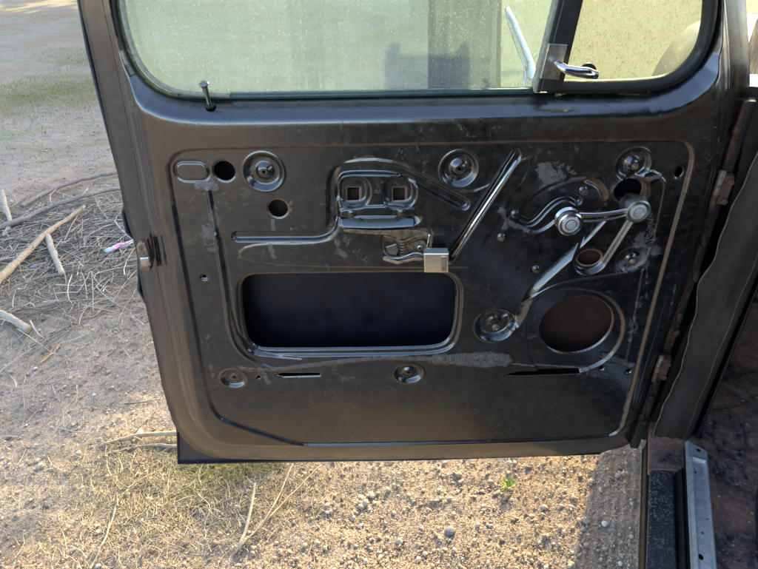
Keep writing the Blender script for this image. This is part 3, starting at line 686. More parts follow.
# latch mechanism
plate('latch_plate', [(380,231),(432,228),(433,258),(382,262)], -0.026, 0.002, M['copper'], door, 0.0005)
bm = bmesh.new(); s0 = Vector(D3(403,239,-0.008)); s1 = Vector(D3(403.5,256,-0.008)); pts = []
axv = (s1-s0); ln_ = axv.length; axv.normalize(); u = Vector((1,0,0)); v = axv.cross(u)
for k in range(6*14+1):
    t = k/(6*14); pts.append(s0+axv*ln_*t+(u*math.cos(2*PI*6*t)+v*math.sin(2*PI*6*t))*0.0052)
tube_bm(bm, pts, 0.0013, 6); from_bm('latch_spring', bm, M['steel'], door, True)
strip('latch_lever', [(384,236),(392,237),(402,243),(411,238),(424,233),(430,233)], -0.006, 0.0018, M['steel'])
strip('latch_rod', [(384,257),(396,259),(406,256),(416,252),(426,256)], -0.005, 0.0020, M['dullchrome'])
strip('latch_link', [(429.5,234),(428,243),(426.5,252)], 0.004, 0.0020, M['chrome'])
plate('latch_pawl', [(386,247),(396,244),(399,250),(396,256),(387,254)], -0.012, 0.004, M['dullchrome'], door, 0.001)
plate('latch_cam', chaikin([(413,243),(424,240),(428,247),(424,253),(414,252)], 1, True), -0.014, 0.004, M['steel'], door, 0.001)
lathe('latch_pivot', D3(420,247,-0.014), nrm, [(0.003,0.001),(.0055,0.001),(.0055,.004),(.004,.005),(.003,.005)], M['dullchrome'], door, 16)
plate('latch_bracket', chaikin([(343,229),(382,231),(414,229.5),(430,233),(429,237),(414,234),(404,240),(396,236),(384,235),(345,233)], 1, True), 0.0035, 0.003, M['steel'], door, 0.001)
plate('latch_flange', [(383,257.5),(398,261.5),(416,257.5),(427,259.5),(427,262),(414,260.5),(398,264.5),(383,260.5)], 0.002, 0.003, M['copper'], door, 0.001)
# screws in the bosses
def screw(px, py, w, r=0.0065, mt='dullchrome'):
    c = Vector(D3(px, py, w)); bm = bmesh.new()
    lathe_bm(bm, c, nrm, [(0,-.004),(r*1.5,-.004),(r*1.5,-.001),(r*1.05,-.0005),(r,.0005),(r*.8,.0022),(r*.35,.0026),(r*.3,.0012),(0,.0012)], 18)
    return from_bm('screw', bm, M[mt], door, True)
screw(496,328,-0.0155, 0.0055, 'steel'); screw(635.5,167,-0.0065, .004, 'steel'); screw(585,193,-0.004, .0045, 'rust'); screw(537,271,-0.006, .0042, 'rust'); screw(502,239,-0.004,.0035,'steel'); screw(633,262,-0.006,.004,'steel')
# latch bolt at the shut face
plate('striker_catch', [(136,246),(145,242),(151,262),(150,272),(140,270)], -0.022, 0.02, M['steel'], door, 0.002)
plate('catch_bolt', [(139,258),(149,257),(152,266),(141,268)], -0.016, 0.012, M['dullchrome'], door, 0.003)
plate('catch_hole_edge', [(141,240),(147,240),(150,252),(146,253)], -0.024, 0.004, M['rust'], door, 0.001)
# exterior mirror on the door's outside
MW = -0.24
mp = [(431,-40),(500,-40),(497.5,92),(431,92)]
plate('mirror_housing', [(429,-44),(503,-44),(501,97),(429,97)], MW-0.022, 0.016, M['black'], door, 0.004)
bm = bmesh.new(); bm_prism(bm, [D3(436,-38,MW-.012), D3(492,-38,MW-.008), D3(490.5,95,MW+.003), D3(436,95,MW-.001)], (0, .003, 0)); from_bm('mirror_glass', bm, M['mirror'], door)
plate('mirror_rim', [(429,-44),(436,-44),(436,97),(429,97)], MW+0.006, 0.028, M['black'], door, 0.001)
plate('mirror_rim', [(492,-44),(498,-44),(496,97),(490.5,97)], MW+0.006, 0.028, M['felt'], door, 0.001)
bm = bmesh.new(); P = [Vector(D3(a, b, w)) for a, b, w in [(507,8,-.20),(512,22,-.19),(521,45,-.17),(529,64,-.15),(531,80,-.13),(531,100,-.10)]]
tube_bm(bm, P, [.006,.0105,.013,.013,.016,.02], 12, 0.5); from_bm('mirror_arm', bm, M['chrome'], door, True)

# ------------------------------------------------------------------ TRUCK BODY around the opening
def px_plane(px, py, a0=None, b0=None, z=None):
    d = Vector(ray(px, py)); o = Vector(CAM)
    if z is not None: t = (z-o.z)/d.z
    elif b0 is not None: t = (b0-(o-TO).dot(TR))/d.dot(TR)
    else: t = (a0-(o-TO).dot(TF))/d.dot(TF)
    return o+d*t
def loc(p): q = Vector(p)-TO; return (q.dot(TF), q.dot(TR), q.z)
for nm, q in (('scuff', px_plane(686,440,z=.53)), ('scuff2', px_plane(692,569,z=.53)), ('sc3', px_plane(708,448,z=.53)), ('sc4', px_plane(720,569,z=.53)), ('rock', px_plane(648,470,z=.50)), ('rock2', px_plane(647,569,z=.50)), ('pil', px_plane(655,430,z=.53)), ('pil2', px_plane(693,420,z=.53)), ('pilT', px_plane(742,180,a0=.05))):
    print(nm, [round(x, 3) for x in loc(q)])
def lprism(name, prof_, a0, a1, mt, bevel=0.003, plane='bz'):
    """profile in (b,z) extruded along the truck from a0 to a1"""
    bm = bmesh.new()
    if plane == 'bz': bm_prism(bm, [L(a0, b, z) for b, z in prof_], TF*(a1-a0))
    elif plane == 'az': bm_prism(bm, [L(a, a0, z) for a, z in prof_], TR*(a1-a0))
    else: bm_prism(bm, [L(a, b, a0) for a, b in prof_], Vector((0, 0, a1-a0)))
    return from_bm(name, bm, mt, truck, False, bevel)
TB = True
exec_truck = True
# sill
pA = loc(px_plane(648,470,z=.50)); pB = loc(px_plane(647,569,z=.50))
bo = min(pA[1], pB[1])
q1 = loc(px_plane(686,440,z=.535)); q2 = loc(px_plane(692,569,z=.535)); q3 = loc(px_plane(708,448,z=.535)); q4 = loc(px_plane(720,569,z=.535))
sb0 = (q1[1]+q2[1])/2; sb1 = (q3[1]+q4[1])/2; sa1 = q1[0]
print('sill b', bo, sb0, sb1, 'a', sa1, q3[0], q2[0])
ped = loc(px_plane(640,500,z=.46))[1]
lprism('rocker_panel', [(ped+.09,.36),(ped+.03,.445),(ped,.4555),(bo-.002,.462),(bo-.002,.49),(sb0-.004,.49),(sb0-.004,.36)], -1.15, 0.03, M['rubber'], 0.003)
ra = loc(px_plane(660,468,z=.50))[0]
# painted step panel: rounded raised slab
bw = loc(px_plane(676,500,z=.505))[1]
bm = bmesh.new(); ptsl = chaikin([(-1.1,bo),(-1.1,bw),(ra-.02,bw),(ra,bw-.012),(ra,bo+.015),(ra-.02,bo)], 1, True)
bm_prism(bm, [L(a, b, .4901) for a, b in ptsl], (0, 0, .016)); from_bm('step_panel', bm, M['step'], truck, False, 0.006, 3)
lprism('sill_channel', [(bw+.002,.4905),(bw+.002,.500),(bw+.010,.512),(sb0-.004,.512),(sb0-.004,.4905)], -1.1, ra+.0, M['black'], 0.002)
# aluminium scuff plate with recessed field and screw holes
def scuff():
    a0, a1 = -1.0, sa1; b0, b1 = sb0, sb1; z = .535; n_a, n_b = 520, 46
    A_, B_ = np.meshgrid(np.linspace(a0, a1, n_a), np.linspace(b0, b1, n_b)); w = b1-b0
    din = np.minimum(np.minimum(B_-b0-w*.20, b1-w*.17-B_), np.minimum(a1-.050-A_, A_-a0-.04))
    Zz = z + .0048*np.exp(-((din)/.0034)**2) - .0035*sst(0, .004, din)
    Zz -= .008*sst(.004, 0, B_-b0) + .010*sst(.004, 0, b1-B_)
    ch = (b1-B_)*.75+(a1-A_); hmask = np.full(A_.shape, 1e9)
    hs = [(a1-.022,(b0+b1)/2+.002,.0045,.0045),(a1-.085,(b0+b1)/2-.006,.003,.002),(a1-.20,(b0+b1)/2+.010,.002,.002),(a1-.235,(b0+b1)/2,.002,.0025),(a1-.29,(b0+b1)/2-.006,.0060,.0045),(a1-.34,(b0+b1)/2+.012,.005,.0022),(a1-.55,(b0+b1)/2,.005,.005)]
    for ha, hb, ra_, rb_ in hs: hmask = np.minimum(hmask, (np.hypot((A_-ha)/ra_, (B_-hb)/rb_)-1)*min(ra_, rb_))
    cut = (a1-A_)-.020*((B_-b0)/w)
    f_ = np.minimum(hmask, cut); Vv = np.stack([(TO.x+TF.x*A_+TR.x*B_), (TO.y+TF.y*A_+TR.y*B_), Zz], -1)
    fc_ = (f_[:-1, :-1]+f_[1:, :-1]+f_[:-1, 1:]+f_[1:, 1:])/4 > 0
    idx_ = np.arange(A_.size).reshape(A_.shape); j, i = np.nonzero(fc_)
    Qq = np.stack([idx_[j, i], idx_[j, i+1], idx_[j+1, i+1], idx_[j+1, i]], 1)
    me = np_mesh('scuff_plate', Vv.reshape(-1, 3), Qq); me.polygons.foreach_set('use_smooth', np.ones(len(Qq), bool))
    return link('scuff_plate', me, M['alloy'], truck)
scuff()
lprism('sill_riser', [(sb0+.001,.49),(sb0+.001,.524),(sb1-.001,.524),(sb1-.001,.44),(sb0+.02,.44)], -1.0, sa1-.004, M['black'], 0.001)
# cab floor: uneven sheet
def sheet(name, a0, a1, b0, b1, zf, mt, step=0.008):
    na = int((a1-a0)/step)+1; nb = int((b1-b0)/step)+1
    A_, B_ = np.meshgrid(np.linspace(a0, a1, na), np.linspace(b0, b1, nb)); Zz = zf(A_, B_)
    Vv = np.stack([(TO.x+TF.x*A_+TR.x*B_), (TO.y+TF.y*A_+TR.y*B_), Zz], -1); idx_ = np.arange(A_.size).reshape(A_.shape)
    Qq = np.stack([idx_[:-1, :-1], idx_[:-1, 1:], idx_[1:, 1:], idx_[1:, :-1]], -1).reshape(-1, 4)
    me = np_mesh(name, Vv.reshape(-1, 3), Qq); me.polygons.foreach_set('use_smooth', np.ones(len(Qq), bool))
    return link(name, me, mt, truck)
def fz(A_, B_):
    z = np.full(A_.shape, .500)+.004*np.sin(A_*37+B_*21)*np.sin(B_*29-A_*11)+.002*np.sin(A_*120)*np.sin(B_*97)
    z += .018*sst(.03, 0, B_-sb1-.005)
    for k in range(6):
        bb = sb1+.16+k*.10; z += .007*np.exp(-((B_-bb)/.007)**2)*sst(.02, -.02, A_+.06)
    z += .35*sst(.38, .85, A_)
    return z
sheet('cab_floor', -1.1, 0.85, sb1-.004, sb1+1.5, fz, M['floor'])
# loose grit and rust flakes on the cab floor
def grit():
    n = 900; aa = rng.uniform(-.9, .35, n); bb_ = sb1+.01+rng.random(n)**1.3*.5; sz = .0008+.0035*rng.random(n)**7
    ico_ = bmesh.new(); bmesh.ops.create_icosphere(ico_, subdivisions=1, radius=1); iv = np.array([v.co[:] for v in ico_.verts]); if_ = np.array([[v.index for v in f.verts] for f in ico_.faces]); ico_.free()
    base = iv[None]*(1+rng.normal(0, .22, (n, 12, 1)))*sz[:, None, None]*np.array([1.2, .9, .45])
    x = TO.x+TF.x*aa+TR.x*bb_; y = TO.y+TF.y*aa+TR.y*bb_; z = fz(aa, bb_)+sz*.3
    Vv = base+np.stack([x, y, z], 1)[:, None]
    me = np_mesh('floor_grit', Vv.reshape(-1, 3), (if_[None]+np.arange(n)[:, None, None]*12).reshape(-1, 3)); o = link('floor_grit', me, M['rock'], truck); o['kind'] = 'stuff'
# ribbed rubber mat edge
bm = bmesh.new(); mpz = chaikin([(-1.0,sb1+.085),(-.25,sb1+.075),(-.05,sb1+.09),(.03,sb1+.13),(.06,sb1+.25),(.05,sb1+.8),(-1.0,sb1+.8)], 2, True)
bm_prism(bm, [L(a, b, .5045) for a, b in mpz], (0, 0, .005)); from_bm('rubber_mat', bm, simple('oily_black_mat', (0.03,0.034,0.042), 0.4, 0, 35, 0.7, 0.8, 0.003, c2=(0.008,0.011,0.02)), truck, False, 0.002)
for k in range(7):
    lprism('mat_rib', [(sb1+.115+k*.07,.5085),(sb1+.118+k*.07,.514),(sb1+.122+k*.07,.514),(sb1+.125+k*.07,.5085)], -.98, -.03, M['rubber'], 0.001)
# hinge pillar: plan-view section swept upwards, with a wavy pinch flange
f0 = loc(px_plane(655,430,z=.53)); f1 = loc(px_plane(695,418,z=.53)); print('pillar', f0, f1)
def pillar():
    zs = np.linspace(.44, 1.33, 120); sec = [(0,0),(.004,.003),(.003,.016),(.010,.030),(.008,.044),(.016,.052),(.014,.070),(.024,.082),(.05,.090),(.10,.092)]
    bm = bmesh.new(); rows = []
    aa, bb = f0[0], f0[1]; wd = (f1[1]-f0[1])/.09
    for z in zs:
        wav = .004*math.sin(z*11)+.0022*math.sin(z*27+1)+.0010*math.sin(z*90); bulge = .014*math.exp(-((z-.93)/.035)**2)
        row = []
        row.append(bm.verts.new(L(aa+.012, bb+wav-bulge+.002, z)))
        for i, (da, db) in enumerate(sec):
            k = max(0, 1-i/3.0); row.append(bm.verts.new(L(aa+da, bb+db*wd+(wav-bulge)*k, z)))
        rows.append(row)
    for i in range(len(rows)-1):
        for k in range(len(rows[0])-1): bm.faces.new((rows[i][k], rows[i][k+1], rows[i+1][k+1], rows[i+1][k]))
    o = from_bm('hinge_pillar', bm, M['pillar'], truck, True)
    ed = []; e2_ = []; e3_ = []
    for z in zs[2:-2]:
        wav = .004*math.sin(z*11)+.0022*math.sin(z*27+1)+.0010*math.sin(z*90); bulge = .014*math.exp(-((z-.93)/.035)**2)
        ed.append(L(aa-.0005, bb+wav-bulge+.0006, z)); e2_.append(L(aa+.0115, bb+.040*wd+.001*math.sin(z*60), z)); e3_.append(L(aa+.014, bb+.068*wd+.0012*math.sin(z*47), z))
    tube('pinch_weld_edge', ed, .0016, M['dustedge'], truck, 6)
    tube('pillar_bead', e2_, .0018, M['pillar'], truck, 6); tube('pillar_bead', e3_, .0022, M['pillar'], truck, 6)
    return o
M['dustedge'] = simple('dusty_rubbed_edge', (0.17, 0.125, 0.085), 0.7, 0, 60, 0.75, 0.3)
pillar()
# rusty inner strip and dark gap behind the flange (hinge mounting face)
r0 = loc(px_plane(648,440,z=.50)); print('ruststrip', r0)
lprism('hinge_face', [(f0[0]+.010,f0[1]-.036),(f0[0]+.016,f0[1]-.017),(.09+f0[0],f0[1]-.012),(.09+f0[0],f0[1]-.044)], .44, 1.275, M['rustpost'], 0.003, 'ab')
lprism('pillar_core', [(.05+f0[0],f0[1]-.03),(.05+f0[0],f0[1]+.08),(.14+f0[0],f0[1]+.10),(.14+f0[0],f0[1]-.03)], .44, 1.29, M['black'], 0.002, 'ab')
for k in range(16):
    zc_ = random.uniform(.48, 1.24); bm = bmesh.new(); r_ = random.uniform(.004, .009)
    lathe_bm(bm, L(f0[0]+.012, f0[1]-.026+random.uniform(-.007, .007), zc_), (random.uniform(-.4,.4), -1, random.uniform(-.4,.4)), [(0,-r_*.3),(r_,-r_*.3),(r_*.8,r_*.3),(r_*.3,r_*.6),(0,r_*.6)], 7, (1, random.uniform(1, 2.2)))
    from_bm('rust_scab', bm, M['rustpost'], truck, True)
for zc in (1.13, .72):
    bm = bmesh.new(); c = L(f0[0]-.004, f0[1]-.030, zc); box_bm(bm, c, TF, TR, (0,0,1), .012, .013, .026); hg = from_bm('door_hinge', bm, M['rust'], truck, False, 0.003)
    tube('hinge_pin', [L(f0[0]-.016, f0[1]-.038, zc-.036), L(f0[0]-.016, f0[1]-.038, zc+.036)], 0.0055, M['steel'], hg, 12)
    for dz in (-.018, .018): lathe('hinge_bolt', L(f0[0]-.017, f0[1]-.022, zc+dz), -TF, [(0,0),(.006,0),(.006,.004),(.0045,.005),(0,.005)], M['rust'], hg, 6)
# cowl toe between sill and pillar
bm = bmesh.new(); poly = [px_plane(a, b, z=.508) for a, b in [(650,420),(745,405),(745,452),(700,454),(680,470),(649,470)]]
bm_prism(bm, poly, (0, 0, -.02)); from_bm('cowl_foot', bm, M['floor'], truck, False, 0.004)
# kick panel inside (vertical side wall of footwell) and crossbar ends
lprism('kick_panel', [(f0[0]+.03,.50),(.80,.50),(.80,1.25),(f0[0]+.06,1.25)], f1[1]+.006, f1[1]+.012, M['black'], 0.002, 'az')
for k, (px_, py_) in enumerate(((750,292),(750,302))):
    c = px_plane(px_, py_, a0=.16); bm = bmesh.new(); box_bm(bm, c+TR*.06, TF, TR, (0,0,1), .012, .065, .0065); from_bm('pedal_bracket', bm, M['pillar'], truck, False, 0.002)
# firewall, dash, roof, cab back, far side: the rest of the cab
lprism('firewall', [(0.82,.46),(0.86,.46),(0.78,1.28),(0.74,1.28)], .10, 1.62, M['black'], 0.003, 'az')
CW = 1.72
lprism('dashboard', [(0.36,1.02),(0.42,1.22),(0.78,1.30),(0.78,1.02)], .14, CW-.14, M['black'], 0.02, 'az')
lprism('roof', [(-1.25,1.86),(-1.2,1.93),(-.3,1.955),(.18,1.92),(.24,1.86),(.2,1.85),(-1.2,1.84)], .16, CW-.16, M['navy'], 0.02, 'az')
lprism('cab_back', [(-1.30,.46),(-1.26,.46),(-1.22,1.86),(-1.26,1.86)], .02, CW-.02, M['black'], 0.01, 'az')
lprism('far_door', [(-1.22,.46),(.2,.46),(.2,1.26),(-1.22,1.26)], CW-.07, CW, M['black'], 0.01, 'az')
lprism('lock_pillar', [(-1.26,.0),(-1.26,.16),(-1.14,.16),(-1.14,.02)], .46, 1.86, M['black'], 0.008, 'ab')
lprism('front_bench', [(-1.16,.80),(-1.12,1.35),(-1.0,1.33),(-.98,.92),(-.52,.90),(-.50,.74),(-1.1,.72)], .22, CW-.18, M['seat'], 0.03, 'az')
for b_ in (.10, CW-.10):
    bm = bmesh.new(); tube_bm(bm, [L(.70,b_+(.05 if b_<1 else -.05),1.26), L(.22,b_+(.10 if b_<1 else -.10),1.88)], 0.030, 10); from_bm('windscreen_pillar', bm, M['navy'], truck, True)
# front clip: bonnet and the rounded wing
def blob(name, secs, mt, nseg=20):
    """secs: list of (a, b_centre, half_width, z_base, z_top) arches along the truck"""
    bm = bmesh.new(); rows = []
    for a, bc, hw, zb, zt in secs:
        row = []
        for k in range(nseg+1):
            t = PI*k/nseg; cx_ = -math.copysign(abs(math.cos(t))**0.62, math.cos(t)); sz = abs(math.sin(t))**0.62
            row.append(bm.verts.new(L(a, bc+hw*cx_, zb+(zt-zb)*sz)))
        rows.append(row)
    for i in range(len(rows)-1):
        for k in range(nseg): bm.faces.new((rows[i][k], rows[i][k+1], rows[i+1][k+1], rows[i+1][k]))
    bm.faces.new(rows[-1]); bm.faces.new(rows[0][::-1])
    return from_bm(name, bm, mt, truck, True)
blob('front_wing', [(.20,.045,.05,.50,1.10),(.4,.02,.085,.62,1.13),(.66,.0,.11,.80,1.15),(.86,.11,.235,.75,1.22),(1.1,.09,.25,.72,1.26),(1.32,.10,.24,.62,1.22),(1.48,.12,.21,.50,1.10),(1.56,.18,.12,.50,.95)], M['fender'])
blob('front_wing', [(.16,CW-.20,.16,.50,1.12),(.7,CW-.13,.23,.80,1.15),(1.25,CW-.13,.24,.62,1.10),(1.5,CW-.2,.14,.50,.90)], M['fender'])
blob('bonnet', [(.80,CW/2,.62,.7,1.30),(1.1,CW/2,.58,.7,1.29),(1.45,CW/2,.50,.7,1.24),(1.56,CW/2,.42,.7,1.12)], M['fender'])
lprism('cowl_panel', [(f0[0]+.16,.9),(f0[0]+.10,1.24),(f0[0]+.16,1.30),(.80,1.31),(.82,.9)], .06, CW-.06, M['black'], 0.02, 'az')
lprism('cargo_bed', [(-3.3,.62),(-1.36,.62),(-1.36,1.16),(-3.3,1.16)], .12, CW-.12, M['navy'], 0.02, 'az')
lprism('chassis_frame', [(-3.2,.42),(1.3,.42),(1.3,.54),(-3.2,.54)], .48, CW-.48, M['black'], 0.01, 'az')
for a_, b_ in ((.86,.13),(.86,CW-.13),(-2.3,.15),(-2.3,CW-.15)):
    bm = bmesh.new(); lathe_bm(bm, L(a_, b_-.10, .36), TR, [(.20,0.02),(.26,0),(.34,.01),(.362,.04),(.362,.16),(.34,.19),(.26,.20),(.20,.18),(.20,.02)], 36); wh = from_bm('wheel', bm, M['tyre'], truck, True)
    lathe('rim', L(a_, b_-.10, .36), TR, [(0,.05),(.10,.045),(.16,.06),(.20,.03),(.205,.17),(0,.12)], M['dullchrome'], wh, 30)

# ------------------------------------------------------------------ GROUND
def hnoise(x, y, seed=0):
    r = np.random.default_rng(seed); z = np.zeros_like(x)
    for k in range(26):
        fx = r.normal(0, 1); fy = r.normal(0, 1); l = math.hypot(fx, fy)+1e-6; fr_ = 3.0*1.22**k; z += np.sin((fx/l*x+fy/l*y)*fr_+r.uniform(0, 6.3))*0.010/(1+0.55*k)
    return z
def gh(x, y):
    x = np.asarray(x, float); y = np.asarray(y, float)
    fade = np.exp(-np.maximum(0, np.hypot(x, y)-7)/2.0)
    h = hnoise(x, y, 3)*fade
    # tyre ruts beside the truck
    a = (x-TO.x)*TF.x+(y-TO.y)*TF.y; b = (x-TO.x)*TR.x+(y-TO.y)*TR.y
    rut = sst(-.34, -.22, b)*sst(.25, .10, b); h += rut*fade*.0028*np.sign(np.sin(b*2*PI/.024))*0.8
    return h
def axis(lo, hi, fine0, fine1, st):
    c = list(np.arange(fine0, fine1+1e-9, st)); v = fine1; s_ = st
    while v < hi: s_ *= 1.22; v += s_; c.append(min(v, hi))
    v = fine0; s_ = st; left = []
    while v > lo: s_ *= 1.22; v -= s_; left.append(max(v, lo))
    return np.array(left[::-1]+c)
gxs = axis(-600, 600, -2.6, 1.6, 0.010); gys = axis(-400, 900, 0.3, 5.2, 0.012)
GX, GY = np.meshgrid(gxs, gys); GZ = gh(GX, GY)-0.004
idx_ = np.arange(GX.size).reshape(GX.shape)
Qq = np.stack([idx_[:-1, :-1], idx_[:-1, 1:], idx_[1:, 1:], idx_[1:, :-1]], -1).reshape(-1, 4)
me = np_mesh('ground', np.stack([GX, GY, GZ], -1).reshape(-1, 3), Qq); me.polygons.foreach_set('use_smooth', np.ones(len(Qq), bool))
tag(link('ground', me, M['ground']), kind='structure')

ico = bmesh.new(); bmesh.ops.create_icosphere(ico, subdivisions=1, radius=1); IV = np.array([v.co[:] for v in ico.verts]); IF = np.array([[v.index for v in f.verts] for f in ico.faces]); ico.free()
ico = bmesh.new(); bmesh.ops.create_icosphere(ico, subdivisions=2, radius=1); IV2 = np.array([v.co[:] for v in ico.verts]); IF2 = np.array([[v.index for v in f.verts] for f in ico.faces]); ico.free()
def add_tone(me, tone):
    ca = me.attributes.new('tone', 'FLOAT', 'POINT'); ca.data.foreach_set('value', tone.astype(np.float32))
def scatter_xy(n, r0, r1, th0=-60, th1=60, bias=1.0):
    u = rng.random(n); r = (r0**(2-2*bias/1)+u*(r1**(2-2*bias)-r0**(2-2*bias)))**(1/(2-2*bias)) if bias != 1 else r0*(r1/r0)**u
    t = np.radians(rng.uniform(th0, th1, n)); return r*np.sin(t), r*np.cos(t)
def pebbles(name, x, y, size, tone, label=None):
    n = len(x); base = np.repeat(IV[None], n, 0)*(1+rng.normal(0, .22, (n, 12, 1)))
    sc = size[:, None]*np.stack([rng.uniform(.7, 1.3, n), rng.uniform(.7, 1.3, n), rng.uniform(.3, .65, n)], 1)
    base = base*sc[:, None, :]; th = rng.uniform(0, 2*PI, n); c, s_ = np.cos(th)[:, None], np.sin(th)[:, None]
    bx = base[..., 0]*c-base[..., 1]*s_; by = base[..., 0]*s_+base[..., 1]*c; bz = base[..., 2]
    tilt = rng.normal(0, .3, n)[:, None]; bz = bz+bx*tilt
    Vv = np.stack([bx+x[:, None], by+y[:, None], bz+(gh(x, y)+size*.12)[:, None]], -1).reshape(-1, 3)
    Ff = (IF[None]+np.arange(n)[:, None, None]*12).reshape(-1, 3)
    me = np_mesh(name, Vv, Ff); add_tone(me, np.repeat(tone, 12)); return link(name, me, M['stones'])
x, y = scatter_xy(150000, .45, 6.5, -58, 48, 1.0)
size = (0.0010+0.0014*rng.random(len(x))+0.0060*rng.random(len(x))**22)*(1+.12*np.hypot(x, y)); tone = np.clip(rng.normal(.5, .26, len(x)), 0, 1)
tag(pebbles('gravel', x, y, size, tone), 'loose gravel scattered over the dirt', 'gravel', kind='stuff')

def ribbons(name, P0, P1, sag, width, tone, mt, flatn=None):
    """thin three-sided blades from P0 to P1 bending through sag"""
    n = len(P0); K = 5; t = np.linspace(0, 1, K)[None, :, None]
    mid = (P0+P1)/2+sag; C = (1-t)**2*P0[:, None]+2*t*(1-t)*mid[:, None]+t*t*P1[:, None]
    dirv = P1-P0; dirv /= np.linalg.norm(dirv, axis=1, keepdims=True)+1e-9
    side = np.cross(dirv, np.array([0, 0, 1.0])); side /= np.linalg.norm(side, axis=1, keepdims=True)+1e-9; upv = np.cross(side, dirv)
    tap = (1-.65*np.linspace(0, 1, K))[None, :, None]*width[:, None, None]
    a = C+side[:, None]*tap; b = C-side[:, None]*tap*.9-upv[:, None]*tap*.5; c = C+upv[:, None]*tap*.9
    Vv = np.stack([a, b, c], 2).reshape(n, K*3, 3)
    F_ = []
    for k in range(K-1):
        for e in range(3): F_.append([k*3+e, k*3+(e+1) % 3, (k+1)*3+(e+1) % 3, (k+1)*3+e])
    F_ = np.array(F_); Ff = (F_[None]+np.arange(n)[:, None, None]*K*3).reshape(-1, 4)
    me = np_mesh(name, Vv.reshape(-1, 3), Ff); add_tone(me, np.repeat(tone, K*3)); return link(name, me, mt)
def ground_px(n, boxes):
    """positions on the ground inside given world-space patches (centre, spread)"""
    xs, ys = [], []
    for (px_, py_, sx, sy, k) in boxes:
        c = G3(px_, py_); xs.append(rng.normal(c[0], sx, k)); ys.append(rng.normal(c[1], sy, k))
    return np.concatenate(xs), np.concatenate(ys)
def lying(name, x, y, l0, l1, w0, w1, mt, zup=.006, bend=.2, ang=None):
    n = len(x); L_ = rng.uniform(l0, l1, n)*(0.4+rng.random(n)**2); th = rng.uniform(0, PI, n) if ang is None else rng.normal(ang[0], ang[1], n)
    dx = np.cos(th)*L_/2; dy = np.sin(th)*L_/2
    z0_ = gh(x-dx, y-dy)+rng.exponential(zup, n)*.7+.001; z1_ = gh(x+dx, y+dy)+rng.exponential(zup, n)*.7+.001
    P0 = np.stack([x-dx, y-dy, z0_], 1); P1 = np.stack([x+dx, y+dy, z1_], 1)
    sag = np.stack([rng.normal(0, bend, n)*L_, rng.normal(0, bend, n)*L_, rng.random(n)*.05*L_], 1)
    return ribbons(name, P0, P1, sag, rng.uniform(w0, w1, n), np.clip(rng.normal(.5, .28, n), 0, 1), mt)
# straw litter
x, y = ground_px(0, [(60,480,.35,.2,400),(210,495,.17,.09,1500),(140,465,.14,.07,900),(60,400,.4,.3,250),(150,530,.25,.1,350),(90,270,.38,.3,2600),(30,260,.4,.3,1500),(30,330,.4,.3,700),(120,360,.2,.25,300),(110,200,.3,.3,500),(60,550,.3,.1,500),(270,490,.15,.08,500)])
tag(lying('straw_litter', x, y, .015, .10, .0006, .0016, M['straw']), 'thin dry straw and stalks littered on the dirt left of the door', 'straw', kind='stuff')
x, y = ground_px(0, [(85,235,.34,.18,1000),(30,255,.35,.22,850),(60,215,.4,.2,480),(110,280,.25,.2,260),(30,310,.35,.25,150),(90,350,.35,.3,60)])
tag(lying('brush_twigs', x, y, .06, .34, .0016, .0046, M['twigs'], .014, .12, (0.35, 1.2)), 'tangle of small broken twigs in the brush heap left of the door', 'twigs', kind='stuff')
# grass
def grass(x, y, h0, h1, w, tone):
    n = len(x); h = rng.uniform(h0, h1, n); z = gh(x, y); P0 = np.stack([x, y, z-.002], 1)
    off = rng.normal(0, .5, (n, 2))*h[:, None]; P1 = np.stack([x+off[:, 0], y+off[:, 1], z+h*.75], 1)
    sag = np.stack([-off[:, 0]*.3, -off[:, 1]*.3, h*.25], 1)
    return P0, P1, sag, np.full(n, w), np.clip(tone, 0, 1)
def cat(*L_): return [np.concatenate(z) for z in zip(*L_)]
x, y = ground_px(0, [(212,466,.05,.03,700),(247,472,.06,.025,750),(205,490,.07,.04,300),(262,468,.04,.02,250),(190,455,.06,.03,200),(120,500,.08,.05,160),(232,480,.03,.02,250)])
g1 = grass(x, y, .008, .035, .0009, rng.normal(.68, .22, len(x)))
x, y = ground_px(0, [(60,92,.7,.5,5000),(20,98,.6,.35,4000),(70,52,.5,.3,1200),(85,85,.4,.2,1500),(90,60,.3,.25,1000),(20,18,1.5,1,3000)])
g2 = grass(x, y, .01, .04, .0016, rng.normal(.62, .18, len(x)))
x = rng.uniform(0, 7, 26000); y = rng.uniform(4.0, 15, 26000); g3 = grass(x, y, .008, .03, .0026, rng.normal(.50, .2, len(x)))
x = rng.uniform(-4, 2, 9000); y = rng.uniform(4.0, 12, 9000); g4 = grass(x, y, .01, .04, .0025, rng.normal(.5, .2, len(x)))
tag(ribbons('grass', *cat(g1, g2, g3, g4), M['grass']), 'short yellow green grass growing in patches on the dirt', 'grass', kind='stuff')

x, y = scatter_xy(2600, 1.2, 6.0, -50, 8, 1.0)
tag(lying('chaff', x, y, .006, .035, .0007, .0018, M['twigs'], .003, .15), 'short broken stalk bits strewn thinly over the bare dirt', 'chaff', kind='stuff')
